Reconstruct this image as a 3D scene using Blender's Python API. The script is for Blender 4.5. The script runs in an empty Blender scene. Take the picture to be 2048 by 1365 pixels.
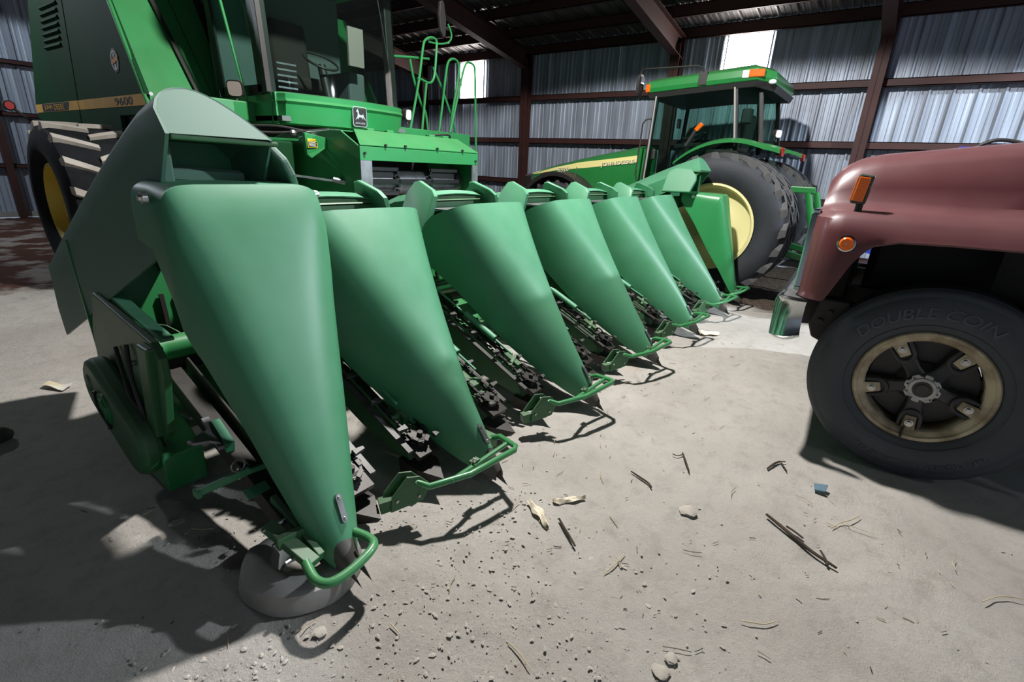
import bpy, bmesh, math, random
from mathutils import Vector, Matrix, noise
random.seed(7)
scene = bpy.context.scene
COL = scene.collection
PI = math.pi

# ---------------------------------------------------------------- camera
CAMZ = 1.6
FPX, YAW, PITCH, ROLL = 982.7, 0.629, 0.344, 0.050
IMW, IMH = 2048, 1365


def cam_axes():
    f = Vector((math.cos(YAW) * math.cos(PITCH), math.sin(YAW) * math.cos(PITCH), -math.sin(PITCH)))
    rt = Vector((math.sin(YAW), -math.cos(YAW), 0))
    up = rt.cross(f)
    r2 = rt * math.cos(ROLL) + up * math.sin(ROLL)
    u2 = up * math.cos(ROLL) - rt * math.sin(ROLL)
    return r2, u2, -f


AX = cam_axes()
CAM = Vector((0, 0, CAMZ))


def at(px, py, axis, val):
    """point where the line of sight of a photo pixel meets the plane axis = val (metres)"""
    d = AX[0] * (px - IMW / 2) + AX[1] * (IMH / 2 - py) - AX[2] * FPX
    t = (val - CAM[axis]) / d[axis]
    return CAM + d * t


cd = bpy.data.cameras.new('camera')
cd.sensor_fit = 'HORIZONTAL'
cd.sensor_width = 36.0
cd.lens = FPX / IMW * 36.0
cd.clip_start = 0.02
cam = bpy.data.objects.new('camera', cd)
COL.objects.link(cam)
m = Matrix((AX[0], AX[1], AX[2])).transposed().to_4x4()
m.translation = CAM
cam.matrix_world = m
scene.camera = cam

# ---------------------------------------------------------------- light
vs = scene.view_settings
vs.view_transform = 'Standard'
vs.look = 'None'
vs.exposure = 0.0
vs.gamma = 1.0
vs.use_curve_mapping = False
w = bpy.data.worlds.new('world')
scene.world = w
w.use_nodes = True
w.node_tree.nodes['Background'].inputs[0].default_value = (0.62, 0.78, 1.0, 1)
w.node_tree.nodes['Background'].inputs[1].default_value = 0.46


def lamp(name, loc, power, color, size=160, blend=0.06, radius=0.10, aim=(0, 0, -1)):
    l = bpy.data.lights.new(name, 'SPOT')
    l.energy = power
    l.color = color
    l.spot_size = math.radians(size)
    l.spot_blend = blend
    l.shadow_soft_size = radius
    o = bpy.data.objects.new(name, l)
    o.location = loc
    o.rotation_euler = Vector(aim).to_track_quat('-Z', 'Y').to_euler()
    COL.objects.link(o)
    return o


LAMPS = [((3.45, 2.3, 4.9), 1750, (1.0, 0.98, 0.96)), ((7.9, -4.1, 4.5), 2500, (0.80, 0.90, 1.0)), ((0.3, 12.0, 4.8), 450, (0.82, 0.91, 1.0)), ((1.6, -6.0, 4.9), 110, (0.88, 0.94, 1.0))]  # last entry: unseen lamp added behind the camera as fill for the shadows
for i, (loc, pw, colr) in enumerate(LAMPS):
    lamp('high_bay_and_fill_light', loc, pw, colr)


# ---------------------------------------------------------------- materials
def lin(c):
    return tuple(((x / 255) / 12.92 if x / 255 <= 0.04045 else ((x / 255 + 0.055) / 1.055) ** 2.4) for x in c)


def mat(name, col, rough=0.5, metal=0.0, col2=None, nscale=3.0, mix=0.5, dust=0.0, dustcol=(150, 140, 128), bump=0.0,
        bscale=60.0, emit=0.0, coat=0.0, trans=0.0, alpha=1.0, spec=0.5, ior=1.45, detail=5.0, lo=0.4, hi=0.65):
    mt = bpy.data.materials.new(name)
    mt.use_nodes = True
    nt = mt.node_tree
    b = nt.nodes['Principled BSDF']
    L = nt.links
    b.inputs['Roughness'].default_value = rough
    b.inputs['Metallic'].default_value = metal
    b.inputs['Coat Weight'].default_value = coat
    b.inputs['Coat Roughness'].default_value = 0.15
    b.inputs['Transmission Weight'].default_value = trans
    b.inputs['Alpha'].default_value = alpha
    b.inputs['Specular IOR Level'].default_value = spec
    b.inputs['IOR'].default_value = ior
    c = lin(col) + (1,)
    b.inputs['Base Color'].default_value = c
    tc = nt.nodes.new('ShaderNodeTexCoord')
    src = None
    if col2:
        n = nt.nodes.new('ShaderNodeTexNoise')
        n.inputs['Scale'].default_value = nscale
        n.inputs['Detail'].default_value = detail
        L.new(tc.outputs['Object'], n.inputs['Vector'])
        rp = nt.nodes.new('ShaderNodeMapRange')
        rp.inputs[1].default_value = lo
        rp.inputs[2].default_value = hi
        rp.inputs[4].default_value = mix
        L.new(n.outputs[0], rp.inputs[0])
        mx = nt.nodes.new('ShaderNodeMix')
        mx.data_type = 'RGBA'
        mx.inputs[6].default_value = c
        mx.inputs[7].default_value = lin(col2) + (1,)
        L.new(rp.outputs[0], mx.inputs[0])
        src = mx.outputs[2]
    if dust > 0:
        g = nt.nodes.new('ShaderNodeNewGeometry')
        sx = nt.nodes.new('ShaderNodeSeparateXYZ')
        L.new(g.outputs['Normal'], sx.inputs[0])
        mr = nt.nodes.new('ShaderNodeMapRange')
        mr.inputs[1].default_value = -0.2
        mr.inputs[2].default_value = 0.9
        mr.inputs[3].default_value = dust * 0.25
        mr.inputs[4].default_value = dust
        L.new(sx.outputs[2], mr.inputs[0])
        n2 = nt.nodes.new('ShaderNodeTexNoise')
        n2.inputs['Scale'].default_value = 4.5
        n2.inputs['Detail'].default_value = 8
        L.new(tc.outputs['Object'], n2.inputs['Vector'])
        mr2 = nt.nodes.new('ShaderNodeMapRange')
        mr2.inputs[1].default_value = 0.3
        mr2.inputs[2].default_value = 0.7
        mr2.inputs[3].default_value = 0.82
        mr2.inputs[4].default_value = 1.12
        L.new(n2.outputs[0], mr2.inputs[0])
        mm = nt.nodes.new('ShaderNodeMath')
        mm.operation = 'MULTIPLY'
        mm.use_clamp = True
        L.new(mr.outputs[0], mm.inputs[0])
        L.new(mr2.outputs[0], mm.inputs[1])
        dx = nt.nodes.new('ShaderNodeMix')
        dx.data_type = 'RGBA'
        if src:
            L.new(src, dx.inputs[6])
        else:
            dx.inputs[6].default_value = c
        dx.inputs[7].default_value = lin(dustcol) + (1,)
        L.new(mm.outputs[0], dx.inputs[0])
        src = dx.outputs[2]
        rr = nt.nodes.new('ShaderNodeMapRange')
        rr.inputs[3].default_value = rough
        rr.inputs[4].default_value = min(1.0, rough + 0.5)
        L.new(mm.outputs[0], rr.inputs[0])
        L.new(rr.outputs[0], b.inputs['Roughness'])
    if src:
        L.new(src, b.inputs['Base Color'])
    if bump > 0:
        n3 = nt.nodes.new('ShaderNodeTexNoise')
        n3.inputs['Scale'].default_value = bscale
        n3.inputs['Detail'].default_value = 6
        L.new(tc.outputs['Object'], n3.inputs['Vector'])
        bp = nt.nodes.new('ShaderNodeBump')
        bp.inputs['Strength'].default_value = bump
        bp.inputs['Distance'].default_value = 0.01
        L.new(n3.outputs[0], bp.inputs['Height'])
        L.new(bp.outputs[0], b.inputs['Normal'])
    if emit > 0:
        b.inputs['Emission Color'].default_value = c
        b.inputs['Emission Strength'].default_value = emit
    return mt


M = {}
M['green'] = mat('machine_green', (18, 128, 66), 0.32, col2=(18, 112, 52), nscale=2, dust=0.16, coat=0.25)
M['green_shaded'] = mat('machine_green_shaded', (20, 58, 32), 0.75, col2=(17, 50, 28), nscale=2, spec=0.12)  # same machine green, with the shade of the side put into its colour
M['green_faded'] = mat('faded_poly_green', (17, 102, 54), 0.34, col2=(20, 108, 60), nscale=1.6, dust=0.31, dustcol=(150, 202, 176))
M['green_hood'] = mat('dusty_hood_green', (28, 88, 62), 0.45, col2=(36, 96, 70), nscale=2.0, dust=0.55, dustcol=(140, 158, 148))
M['green_frame'] = mat('painted_frame_green', (26, 100, 52), 0.4, col2=(30, 72, 44), nscale=6, dust=0.25)
M['green_tractor'] = mat('tractor_green', (18, 120, 52), 0.28, col2=(16, 108, 46), nscale=2, dust=0.12, coat=0.3)
M['yellow'] = mat('wheel_yellow', (196, 168, 40), 0.45, col2=(170, 140, 36), nscale=4, dust=0.15)
M['yellow_pale'] = mat('pale_wheel_yellow', (232, 222, 160), 0.4, dust=0.12)
M['stripe'] = mat('decal_gold', (196, 150, 58), 0.5, col2=(176, 128, 48), nscale=3)
M['stripe_pale'] = mat('decal_pale_yellow', (238, 226, 150), 0.4)
M['black'] = mat('black_paint', (18, 18, 19), 0.5, dust=0.1)
M['blackplastic'] = mat('black_plastic', (24, 25, 27), 0.45, dust=0.12)
M['steel'] = mat('worn_steel', (150, 152, 156), 0.35, metal=0.8, col2=(96, 92, 88), nscale=12, dust=0.15)
M['steel_dull'] = mat('dull_worn_steel', (74, 76, 76), 0.45, metal=0.4, col2=(48, 47, 45), nscale=12, dust=0.12)
M['rubber_dark'] = mat('combine_tyre_rubber', (20, 22, 25), 0.85, col2=(30, 32, 35), nscale=5, bump=0.15, bscale=40, spec=0.2)
M['darksteel'] = mat('oily_dark_steel', (44, 43, 42), 0.4, metal=0.5, col2=(26, 25, 24), nscale=14, dust=0.16, dustcol=(120, 114, 106))
M['bright'] = mat('zinc_bolt', (190, 190, 188), 0.3, metal=0.9)
M['cast'] = mat('grey_cast_nose', (62, 62, 60), 0.5, metal=0.3, col2=(44, 43, 42), nscale=15, dust=0.2)
M['rubber'] = mat('tyre_rubber', (34, 38, 44), 0.7, col2=(44, 48, 54), nscale=5, dust=0.10, dustcol=(120, 118, 114), bump=0.15, bscale=40)
M['rubber_truck'] = mat('truck_tyre_rubber', (50, 56, 64), 0.55, col2=(60, 65, 72), nscale=3, dust=0.12, dustcol=(130, 126, 120), bump=0.05, bscale=60)
M['lug_pale'] = mat('dusty_lug', (150, 142, 132), 0.8, col2=(112, 106, 98), nscale=9, dust=0.4, dustcol=(190, 182, 172))
M['lug'] = mat('lug_rubber', (40, 43, 47), 0.7, col2=(60, 61, 63), nscale=7, dust=0.32, dustcol=(150, 147, 142))
M['chrome'] = mat('chrome', (200, 205, 205), 0.12, metal=1.0, dust=0.12)
M['maroon'] = mat('maroon_paint', (84, 26, 34), 0.33, col2=(74, 22, 30), nscale=2, dust=0.24, dustcol=(140, 118, 116), coat=0.25)
M['amber'] = mat('amber_lens', (216, 96, 12), 0.2, coat=0.5, emit=0.08)
M['red'] = mat('red_lens', (150, 22, 18), 0.25, coat=0.5)
M['dull_lens'] = mat('dusty_lens', (150, 136, 130), 0.5, dust=0.2)
M['white'] = mat('white_lens', (220, 224, 226), 0.15, coat=0.5)
M['paper'] = mat('creased_paper', (206, 204, 196), 0.8, col2=(190, 170, 110), nscale=6, mix=0.8)
M['clod'] = mat('dry_clod', (176, 169, 158), 0.95, col2=(150, 143, 133), nscale=14, spec=0.1, bump=0.4, bscale=120)
M['husk'] = mat('dry_husk', (226, 216, 194), 0.85, col2=(186, 166, 132), nscale=30)
M['twig'] = mat('dry_twig', (52, 42, 34), 0.85, col2=(84, 70, 56), nscale=20)
M['straw'] = mat('straw', (196, 182, 148), 0.8, col2=(160, 140, 104), nscale=8)
M['stone'] = mat('pebble', (180, 174, 165), 0.95, col2=(150, 144, 136), nscale=9, spec=0.1)
M['blue'] = mat('implement_blue', (18, 58, 180), 0.4, dust=0.1)
M['glassblue'] = mat('blue_grey_chip', (92, 116, 128), 0.3)
M['redsteel'] = mat('red_oxide_steel', (62, 26, 24), 0.6, col2=(44, 20, 19), nscale=4, dust=0.1)
M['sill'] = mat('pale_sill', (150, 146, 142), 0.8)
M['cream_rim'] = mat('weathered_cream_rim', (190, 176, 148), 0.55, col2=(104, 86, 64), nscale=7, mix=0.85, dust=0.1)
M['hub'] = mat('black_cast_hub', (52, 54, 58), 0.4, metal=0.2, col2=(40, 41, 44), nscale=8, dust=0.15)
M['hubcap'] = mat('grey_hub_cap', (178, 178, 176), 0.4, metal=0.5, col2=(120, 116, 112), nscale=16)
M['tub'] = mat('worn_grey_pan', (150, 148, 143), 0.6, col2=(112, 110, 106), nscale=7, dust=0.3, dustcol=(170, 163, 154))
M['cab_interior'] = mat('grey_cab_lining', (92, 102, 100), 0.8)
M['seat'] = mat('seat_fabric', (46, 40, 36), 0.9)
M['whitetext'] = mat('pale_letter', (226, 222, 190), 0.5)
M['blacktext'] = mat('black_letter', (24, 22, 18), 0.5)
M['decal_white'] = mat('decal_white', (196, 196, 186), 0.5)
M['decal_orange'] = mat('decal_orange', (196, 128, 52), 0.5)
M['decal_yellow'] = mat('warning_yellow', (226, 200, 40), 0.5)
M['emblem_silver'] = mat('emblem_silver', (176, 182, 182), 0.35, metal=0.6)
M['letter_rubber'] = mat('moulded_letters', (74, 80, 88), 0.5)
M['mirrorglass'] = mat('mirror_glass', (170, 176, 182), 0.08, metal=1.0)


def glass(name, tint, alpha):
    mt = bpy.data.materials.new(name)
    mt.use_nodes = True
    nt = mt.node_tree
    b = nt.nodes['Principled BSDF']
    out = nt.nodes['Material Output']
    tr = nt.nodes.new('ShaderNodeBsdfTransparent')
    tr.inputs[0].default_value = lin(tint) + (1,)
    b.inputs['Base Color'].default_value = (0.01, 0.012, 0.012, 1)
    b.inputs['Roughness'].default_value = 0.04
    mx = nt.nodes.new('ShaderNodeMixShader')
    mx.inputs[0].default_value = alpha
    nt.links.new(tr.outputs[0], mx.inputs[1])
    nt.links.new(b.outputs[0], mx.inputs[2])
    nt.links.new(mx.outputs[0], out.inputs[0])
    return mt


M['glass'] = glass('tinted_cab_glass', (222, 242, 236), 0.09)
M['glass_dark'] = glass('dusty_windshield', (214, 234, 228), 0.16)


def sheet_mat(name, c1, c2, rough, metal):
    """galvanised sheet: spangle mottling and vertical streaks"""
    mt = bpy.data.materials.new(name)
    mt.use_nodes = True
    nt = mt.node_tree
    b = nt.nodes['Principled BSDF']
    tc = nt.nodes.new('ShaderNodeTexCoord')
    mp = nt.nodes.new('ShaderNodeMapping')
    mp.inputs['Scale'].default_value = (9, 9, 0.5)
    nt.links.new(tc.outputs['Object'], mp.inputs[0])
    n = nt.nodes.new('ShaderNodeTexNoise')
    n.inputs['Scale'].default_value = 1.0
    n.inputs['Detail'].default_value = 6
    nt.links.new(mp.outputs[0], n.inputs['Vector'])
    r = nt.nodes.new('ShaderNodeValToRGB')
    r.color_ramp.elements[0].color = lin(c2) + (1,)
    r.color_ramp.elements[1].color = lin(c1) + (1,)
    r.color_ramp.elements[0].position = 0.32
    r.color_ramp.elements[1].position = 0.68
    nt.links.new(n.outputs[0], r.inputs[0])
    nt.links.new(r.outputs[0], b.inputs['Base Color'])
    b.inputs['Roughness'].default_value = rough
    b.inputs['Metallic'].default_value = metal
    return mt


M['sheet'] = sheet_mat('galvanised_wall_sheet', (178, 190, 206), (134, 140, 152), 0.5, 0.2)
M['roof'] = sheet_mat('galvanised_roof_sheet', (106, 104, 104), (74, 72, 73), 0.4, 0.4)

mt = bpy.data.materials.new('daylit_panel')
mt.use_nodes = True
b_ = mt.node_tree.nodes['Principled BSDF']
b_.inputs['Base Color'].default_value = (0.9, 0.88, 0.85, 1)
b_.inputs['Emission Color'].default_value = (1.0, 0.93, 0.88, 1)
b_.inputs['Emission Strength'].default_value = 18.0
M['daylight'] = mt


def dirt_mat():
    mt = bpy.data.materials.new('packed_dirt')
    mt.use_nodes = True
    nt = mt.node_tree
    L = nt.links
    b = nt.nodes['Principled BSDF']
    b.inputs['Roughness'].default_value = 0.95
    b.inputs['Specular IOR Level'].default_value = 0.15
    tc = nt.nodes.new('ShaderNodeTexCoord')

    def nz(sc, det=6, rough=0.55):
        n = nt.nodes.new('ShaderNodeTexNoise')
        n.inputs['Scale'].default_value = sc
        n.inputs['Detail'].default_value = det
        n.inputs['Roughness'].default_value = rough
        L.new(tc.outputs['Object'], n.inputs['Vector'])
        return n.outputs[0]

    def ramp(src, a, c, va=0.0, vb=1.0):
        r = nt.nodes.new('ShaderNodeMapRange')
        r.inputs[1].default_value = a
        r.inputs[2].default_value = c
        r.inputs[3].default_value = va
        r.inputs[4].default_value = vb
        L.new(src, r.inputs[0])
        return r.outputs[0]

    def mixc(f, a, c):
        x = nt.nodes.new('ShaderNodeMix')
        x.data_type = 'RGBA'
        L.new(f, x.inputs[0])
        for i, v in ((6, a), (7, c)):
            if isinstance(v, tuple):
                x.inputs[i].default_value = lin(v) + (1,)
            else:
                L.new(v, x.inputs[i])
        return x.outputs[2]

    def math_(op, a, c):
        x = nt.nodes.new('ShaderNodeMath')
        x.operation = op
        x.use_clamp = op in ('MULTIPLY', 'MAXIMUM')
        for i, v in ((0, a), (1, c)):
            if isinstance(v, (int, float)):
                x.inputs[i].default_value = v
            else:
                L.new(v, x.inputs[i])
        return x.outputs[0]

    base = mixc(ramp(nz(1.3), 0.35, 0.65), (174, 168, 160), (190, 184, 176))
    base = mixc(ramp(nz(9, 8, 0.65), 0.5, 0.72, 0, 0.55), base, (150, 144, 136))
    base = mixc(ramp(nz(70, 4, 0.7), 0.6, 0.75, 0, 0.45), base, (124, 118, 111))
    base = mixc(ramp(nz(2.2), 0.64, 0.78, 0, 0.35), base, (178, 156, 130))
    base = mixc(ramp(nz(230, 3, 0.6), 0.58, 0.72, 0, 0.45), base, (112, 105, 97))
    base = mixc(ramp(nz(160, 3, 0.6), 0.60, 0.74, 0, 0.4), base, (214, 208, 199))
    # darker brown floor beyond the corn head and reddish dirt beside the far wall
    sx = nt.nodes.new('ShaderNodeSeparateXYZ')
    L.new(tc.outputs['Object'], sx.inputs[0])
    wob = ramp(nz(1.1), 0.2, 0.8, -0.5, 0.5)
    brown = ramp(math_('ADD', sx.outputs[0], wob), 6.55, 6.8)
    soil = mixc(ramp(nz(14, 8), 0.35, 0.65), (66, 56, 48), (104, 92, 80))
    base = mixc(brown, base, soil)
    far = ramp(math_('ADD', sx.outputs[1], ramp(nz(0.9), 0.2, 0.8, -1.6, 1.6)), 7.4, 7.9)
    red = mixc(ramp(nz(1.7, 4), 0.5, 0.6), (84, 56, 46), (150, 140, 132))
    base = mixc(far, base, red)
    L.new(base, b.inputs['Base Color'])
    h = math_('ADD', ramp(nz(26, 9, 0.72), 0, 1, 0, 1.3), ramp(nz(120, 5, 0.75), 0, 1, 0, 0.5))
    bp = nt.nodes.new('ShaderNodeBump')
    bp.inputs['Strength'].default_value = 0.7
    bp.inputs['Distance'].default_value = 0.02
    L.new(h, bp.inputs['Height'])
    L.new(bp.outputs[0], b.inputs['Normal'])
    return mt


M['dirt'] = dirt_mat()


# ---------------------------------------------------------------- mesh helpers
class MB:
    def __init__(self):
        self.v = []
        self.f = []

    def add(self, vs_, fs_):
        o = len(self.v)
        self.v += [Vector(p) for p in vs_]
        self.f += [tuple(i + o for i in f) for f in fs_]
        return self

    def box(self, x0, x1, y0, y1, z0, z1):
        v = [(x, y, z) for x in (x0, x1) for y in (y0, y1) for z in (z0, z1)]
        return self.add(v, [(0, 1, 3, 2), (4, 6, 7, 5), (0, 4, 5, 1), (2, 3, 7, 6), (0, 2, 6, 4), (1, 5, 7, 3)])

    def obox(self, c, size, rot=None):
        c = Vector(c)
        a = [s / 2 for s in size]
        rot = rot or Matrix.Identity(3)
        v = [c + rot @ Vector((x * a[0], y * a[1], z * a[2])) for x in (-1, 1) for y in (-1, 1) for z in (-1, 1)]
        return self.add(v, [(0, 1, 3, 2), (4, 6, 7, 5), (0, 4, 5, 1), (2, 3, 7, 6), (0, 2, 6, 4), (1, 5, 7, 3)])

    def bar(self, p0, p1, w_, h_, up=(0, 0, 1)):
        p0, p1 = Vector(p0), Vector(p1)
        d = (p1 - p0)
        x = d.normalized()
        u = Vector(up)
        y = u.cross(x)
        if y.length < 1e-4:
            y = Vector((1, 0, 0)).cross(x)
        y.normalize()
        z = x.cross(y)
        rot = Matrix((x, y, z)).transposed()
        return self.obox((p0 + p1) / 2, (d.length, w_, h_), rot)

    def prism(self, poly, vec):
        poly = [Vector(p) for p in poly]
        vec = Vector(vec)
        n = len(poly)
        v = poly + [p + vec for p in poly]
        f = [tuple(range(n)), tuple(range(2 * n - 1, n - 1, -1))]
        f += [(i, (i + 1) % n, n + (i + 1) % n, n + i) for i in range(n)]
        return self.add(v, f)

    def loft(self, secs, ring=False, cap=False):
        n = len(secs[0])
        v = [p for s in secs for p in s]
        f = []
        for i in range(len(secs) - 1):
            for j in range(n if ring else n - 1):
                k = (j + 1) % n
                f.append((i * n + j, i * n + k, (i + 1) * n + k, (i + 1) * n + j))
        if cap:
            f.append(tuple(range(n - 1, -1, -1)))
            f.append(tuple((len(secs) - 1) * n + j for j in range(n)))
        return self.add(v, f)

    def tube(self, pts, r, n=8, closed=False):
        pts = [Vector(p) for p in pts]
        k = len(pts)
        secs = []
        nrm = None
        for i, p in enumerate(pts):
            if closed:
                d = (pts[(i + 1) % k] - pts[i - 1])
            else:
                d = pts[min(i + 1, k - 1)] - pts[max(i - 1, 0)]
            d.normalize()
            if nrm is None:
                nrm = d.orthogonal()
            nrm = (nrm - d * nrm.dot(d))
            nrm.normalize()
            bn = d.cross(nrm)
            rr = r[i] if isinstance(r, (list, tuple)) else r
            secs.append([p + (nrm * math.cos(2 * PI * j / n) + bn * math.sin(2 * PI * j / n)) * rr for j in range(n)])
        if closed:
            secs.append(secs[0])
            return self.loft(secs, ring=True)
        return self.loft(secs, ring=True, cap=True)

    def cyl(self, p0, p1, r0, r1=None, n=16):
        return self.tube([p0, p1], [r0, r0 if r1 is None else r1], n)

    def lathe(self, prof, o, axis=0, n=48, closed=False, a0=0.0, a1=2 * PI):
        """prof: (radius, offset along axis)"""
        o = Vector(o)
        full = abs(a1 - a0 - 2 * PI) < 1e-6
        secs = []
        for i in range(n if full else n + 1):
            a = a0 + (a1 - a0) * i / n
            c, s = math.cos(a), math.sin(a)
            row = []
            for r, t in prof:
                p = {0: (t, r * c, r * s), 1: (r * c, t, r * s), 2: (r * c, r * s, t)}[axis]
                row.append(o + Vector(p))
            secs.append(row)
        if full:
            secs.append(secs[0])
        return self.loft(secs, ring=closed)

    def ball(self, c, r, n=10, sc=(1, 1, 1)):
        c = Vector(c)
        secs = []
        for i in range(n // 2 + 1):
            a = PI * i / (n // 2)
            secs.append([c + Vector((r * sc[0] * math.sin(a) * math.cos(2 * PI * j / n), r * sc[1] * math.sin(a) * math.sin(2 * PI * j / n), r * sc[2] * math.cos(a))) for j in range(n)])
        return self.loft(secs, ring=True)

    def pieces(self):
        """connected pieces, each as its own MB"""
        par = list(range(len(self.v)))

        def find(i):
            while par[i] != i:
                par[i] = par[par[i]]
                i = par[i]
            return i
        for f in self.f:
            for i in f[1:]:
                par[find(i)] = find(f[0])
        groups = {}
        for f in self.f:
            groups.setdefault(find(f[0]), []).append(f)
        out = []
        for fs_ in groups.values():
            idx = sorted({i for f in fs_ for i in f})
            mp_ = {i: k for k, i in enumerate(idx)}
            b_ = MB()
            b_.v = [self.v[i] for i in idx]
            b_.f = [tuple(mp_[i] for i in f) for f in fs_]
            out.append(b_)
        return out

    def build_each(self, name, mt, parent=None, **kw):
        return [p.build(name, mt, parent, **kw) for p in self.pieces()]

    def build(self, name, mt, parent=None, smooth=38, bevel=0.0, solid=0.0, local=False, normals=True):
        me = bpy.data.meshes.new(name)
        off = Vector((0, 0, 0)) if (parent is None or local) else worldloc(parent)
        me.from_pydata([tuple(p - off) for p in self.v], [], self.f)
        bm = bmesh.new()
        bm.from_mesh(me)
        bmesh.ops.remove_doubles(bm, verts=bm.verts, dist=1e-5)
        if normals:
            bmesh.ops.recalc_face_normals(bm, faces=bm.faces)
        bm.to_mesh(me)
        bm.free()
        finish(me, smooth)
        o = bpy.data.objects.new(name, me)
        COL.objects.link(o)
        o.data.materials.append(M[mt] if isinstance(mt, str) else mt)
        if parent is not None:
            o.parent = parent
        if solid:
            s = o.modifiers.new('thickness', 'SOLIDIFY')
            s.thickness = solid
            s.offset = 0
            if smooth:
                es = o.modifiers.new('crisp_rim', 'EDGE_SPLIT')
                es.split_angle = math.radians(55)
        if bevel:
            bv = o.modifiers.new('bevel', 'BEVEL')
            bv.width = bevel
            bv.segments = 2
            bv.limit_method = 'ANGLE'
            bv.angle_limit = math.radians(35)
        return o


def finish(me, smooth):
    if smooth:
        me.polygons.foreach_set('use_smooth', [True] * len(me.polygons))
        me.set_sharp_from_angle(angle=math.radians(smooth))


def worldloc(o):
    p = Vector(o.location)
    while o.parent is not None:
        o = o.parent
        p += Vector(o.location)
    return p


def tag(o, label=None, cat=None, group=None, kind=None):
    if label:
        o['label'] = label
    if cat:
        o['category'] = cat
    if group:
        o['group'] = group
    if kind:
        o['kind'] = kind
    return o


def thing(name, loc, label, cat, group=None):
    o = bpy.data.objects.new(name, None)
    COL.objects.link(o)
    o.location = loc
    o.empty_display_size = 0.2
    return tag(o, label, cat, group)


def struct(name, loc=(0, 0, 0)):
    o = bpy.data.objects.new(name, None)
    COL.objects.link(o)
    o.location = loc
    o['kind'] = 'structure'
    return o


def copy_part(o, parent, dloc=(0, 0, 0), rx=None):
    """copy of an object and its children (shared meshes)"""
    c = o.copy()
    COL.objects.link(c)
    c.parent = parent
    c.location = Vector(o.location) + Vector(dloc)
    if rx is not None:
        c.rotation_euler = (rx, 0, 0)
    for ch in o.children:
        copy_part(ch, c)
    return c


def text_verts(s, size=1.0, depth=0.0, bold=0.0, shear=0.0):
    cu = bpy.data.curves.new('txt', 'FONT')
    cu.body = s
    cu.size = size
    cu.extrude = depth
    cu.offset = bold
    cu.shear = shear
    cu.resolution_u = 3
    ob = bpy.data.objects.new('txt', cu)
    COL.objects.link(ob)
    dg = bpy.context.evaluated_depsgraph_get()
    me = bpy.data.meshes.new_from_object(ob.evaluated_get(dg))
    v = [p.co.copy() for p in me.vertices]
    f = [tuple(p.vertices) for p in me.polygons]
    bpy.data.objects.remove(ob)
    bpy.data.curves.remove(cu)
    bpy.data.meshes.remove(me)
    return v, f


def text_on(name, s, fn, mt, parent, width, height, depth=0.003, bold=0.0, shear=0.0):
    """flat lettering stretched to width x height; fn maps (u, v, d) to world"""
    v, f = text_verts(s, 1.0, depth, bold, shear)
    x0, x1 = min(p.x for p in v), max(p.x for p in v)
    y0, y1 = min(p.y for p in v), max(p.y for p in v)
    mb = MB()
    mb.add([fn((p.x - x0) / (x1 - x0) * width, (p.y - y0) / (y1 - y0) * height, p.z) for p in v], f)
    return mb.build(name, mt, parent, smooth=0)


def arc(cx, cy, r, a0, a1, n):
    return [(cx + r * math.cos(a0 + (a1 - a0) * i / n), cy + r * math.sin(a0 + (a1 - a0) * i / n)) for i in range(n + 1)]


def bez(pts, n=6):
    """Catmull-Rom through points"""
    pts = [Vector(p) for p in pts]
    out = []
    for i in range(len(pts) - 1):
        p0, p1, p2, p3 = pts[max(i - 1, 0)], pts[i], pts[i + 1], pts[min(i + 2, len(pts) - 1)]
        for k in range(n):
            t = k / n
            out.append(0.5 * ((2 * p1) + (p2 - p0) * t + (2 * p0 - 5 * p1 + 4 * p2 - p3) * t * t + (3 * p1 - p0 - 3 * p2 + p3) * t ** 3))
    out.append(pts[-1])
    return out

# ================================================================ the shed
XW, YL = 10.78, 15.46
YE = -7.2
EAVE = 4.24
SLOPE = 0.16


def roof_z(x):
    return EAVE + SLOPE * (XW - x) if x > 0 else EAVE + SLOPE * XW + SLOPE * x


# floor: packed dirt, finer towards the camera
def axis_pts(lo, hi, c0, c1, fine, coarse):
    p = []
    x = lo
    while x < hi:
        p.append(x)
        x += fine if c0 < x < c1 else coarse
    p.append(hi)
    return p


gx = axis_pts(-9, XW, -0.4, 6.5, 0.045, 0.35)
gy = axis_pts(YE, YL, -2.2, 5.0, 0.045, 0.35)
mb = MB()
vv = []
for x in gx:
    for y in gy:
        p = Vector((x, y, 0))
        z = 0.010 * noise.noise(p * 1.7) + 0.009 * noise.noise(p * 5.0) + 0.008 * noise.noise(p * 11.0) - 0.012
        vv.append((x, y, z))
ny = len(gy)
mb.v = [Vector(p) for p in vv]
mb.f = [(i * ny + j, (i + 1) * ny + j, (i + 1) * ny + j + 1, i * ny + j + 1) for i in range(len(gx) - 1) for j in range(ny - 1)]
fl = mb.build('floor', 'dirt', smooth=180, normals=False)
fl['kind'] = 'structure'

# corrugated sheet profile (0.9 m wide, three main ribs with small ribs between)
SHW = 0.9


def rib_profile(depth=0.032):
    pr = []
    for k in range(3):
        o = k * 0.3
        pr += [(o, 0), (o + 0.055, 0), (o + 0.068, depth * 0.25), (o + 0.088, depth * 0.25), (o + 0.10, 0), (o + 0.155, 0),
               (o + 0.168, depth * 0.25), (o + 0.188, depth * 0.25), (o + 0.20, 0), (o + 0.238, 0), (o + 0.258, depth), (o + 0.282, depth)]
    pr.append((0.9, 0))
    return pr


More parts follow.
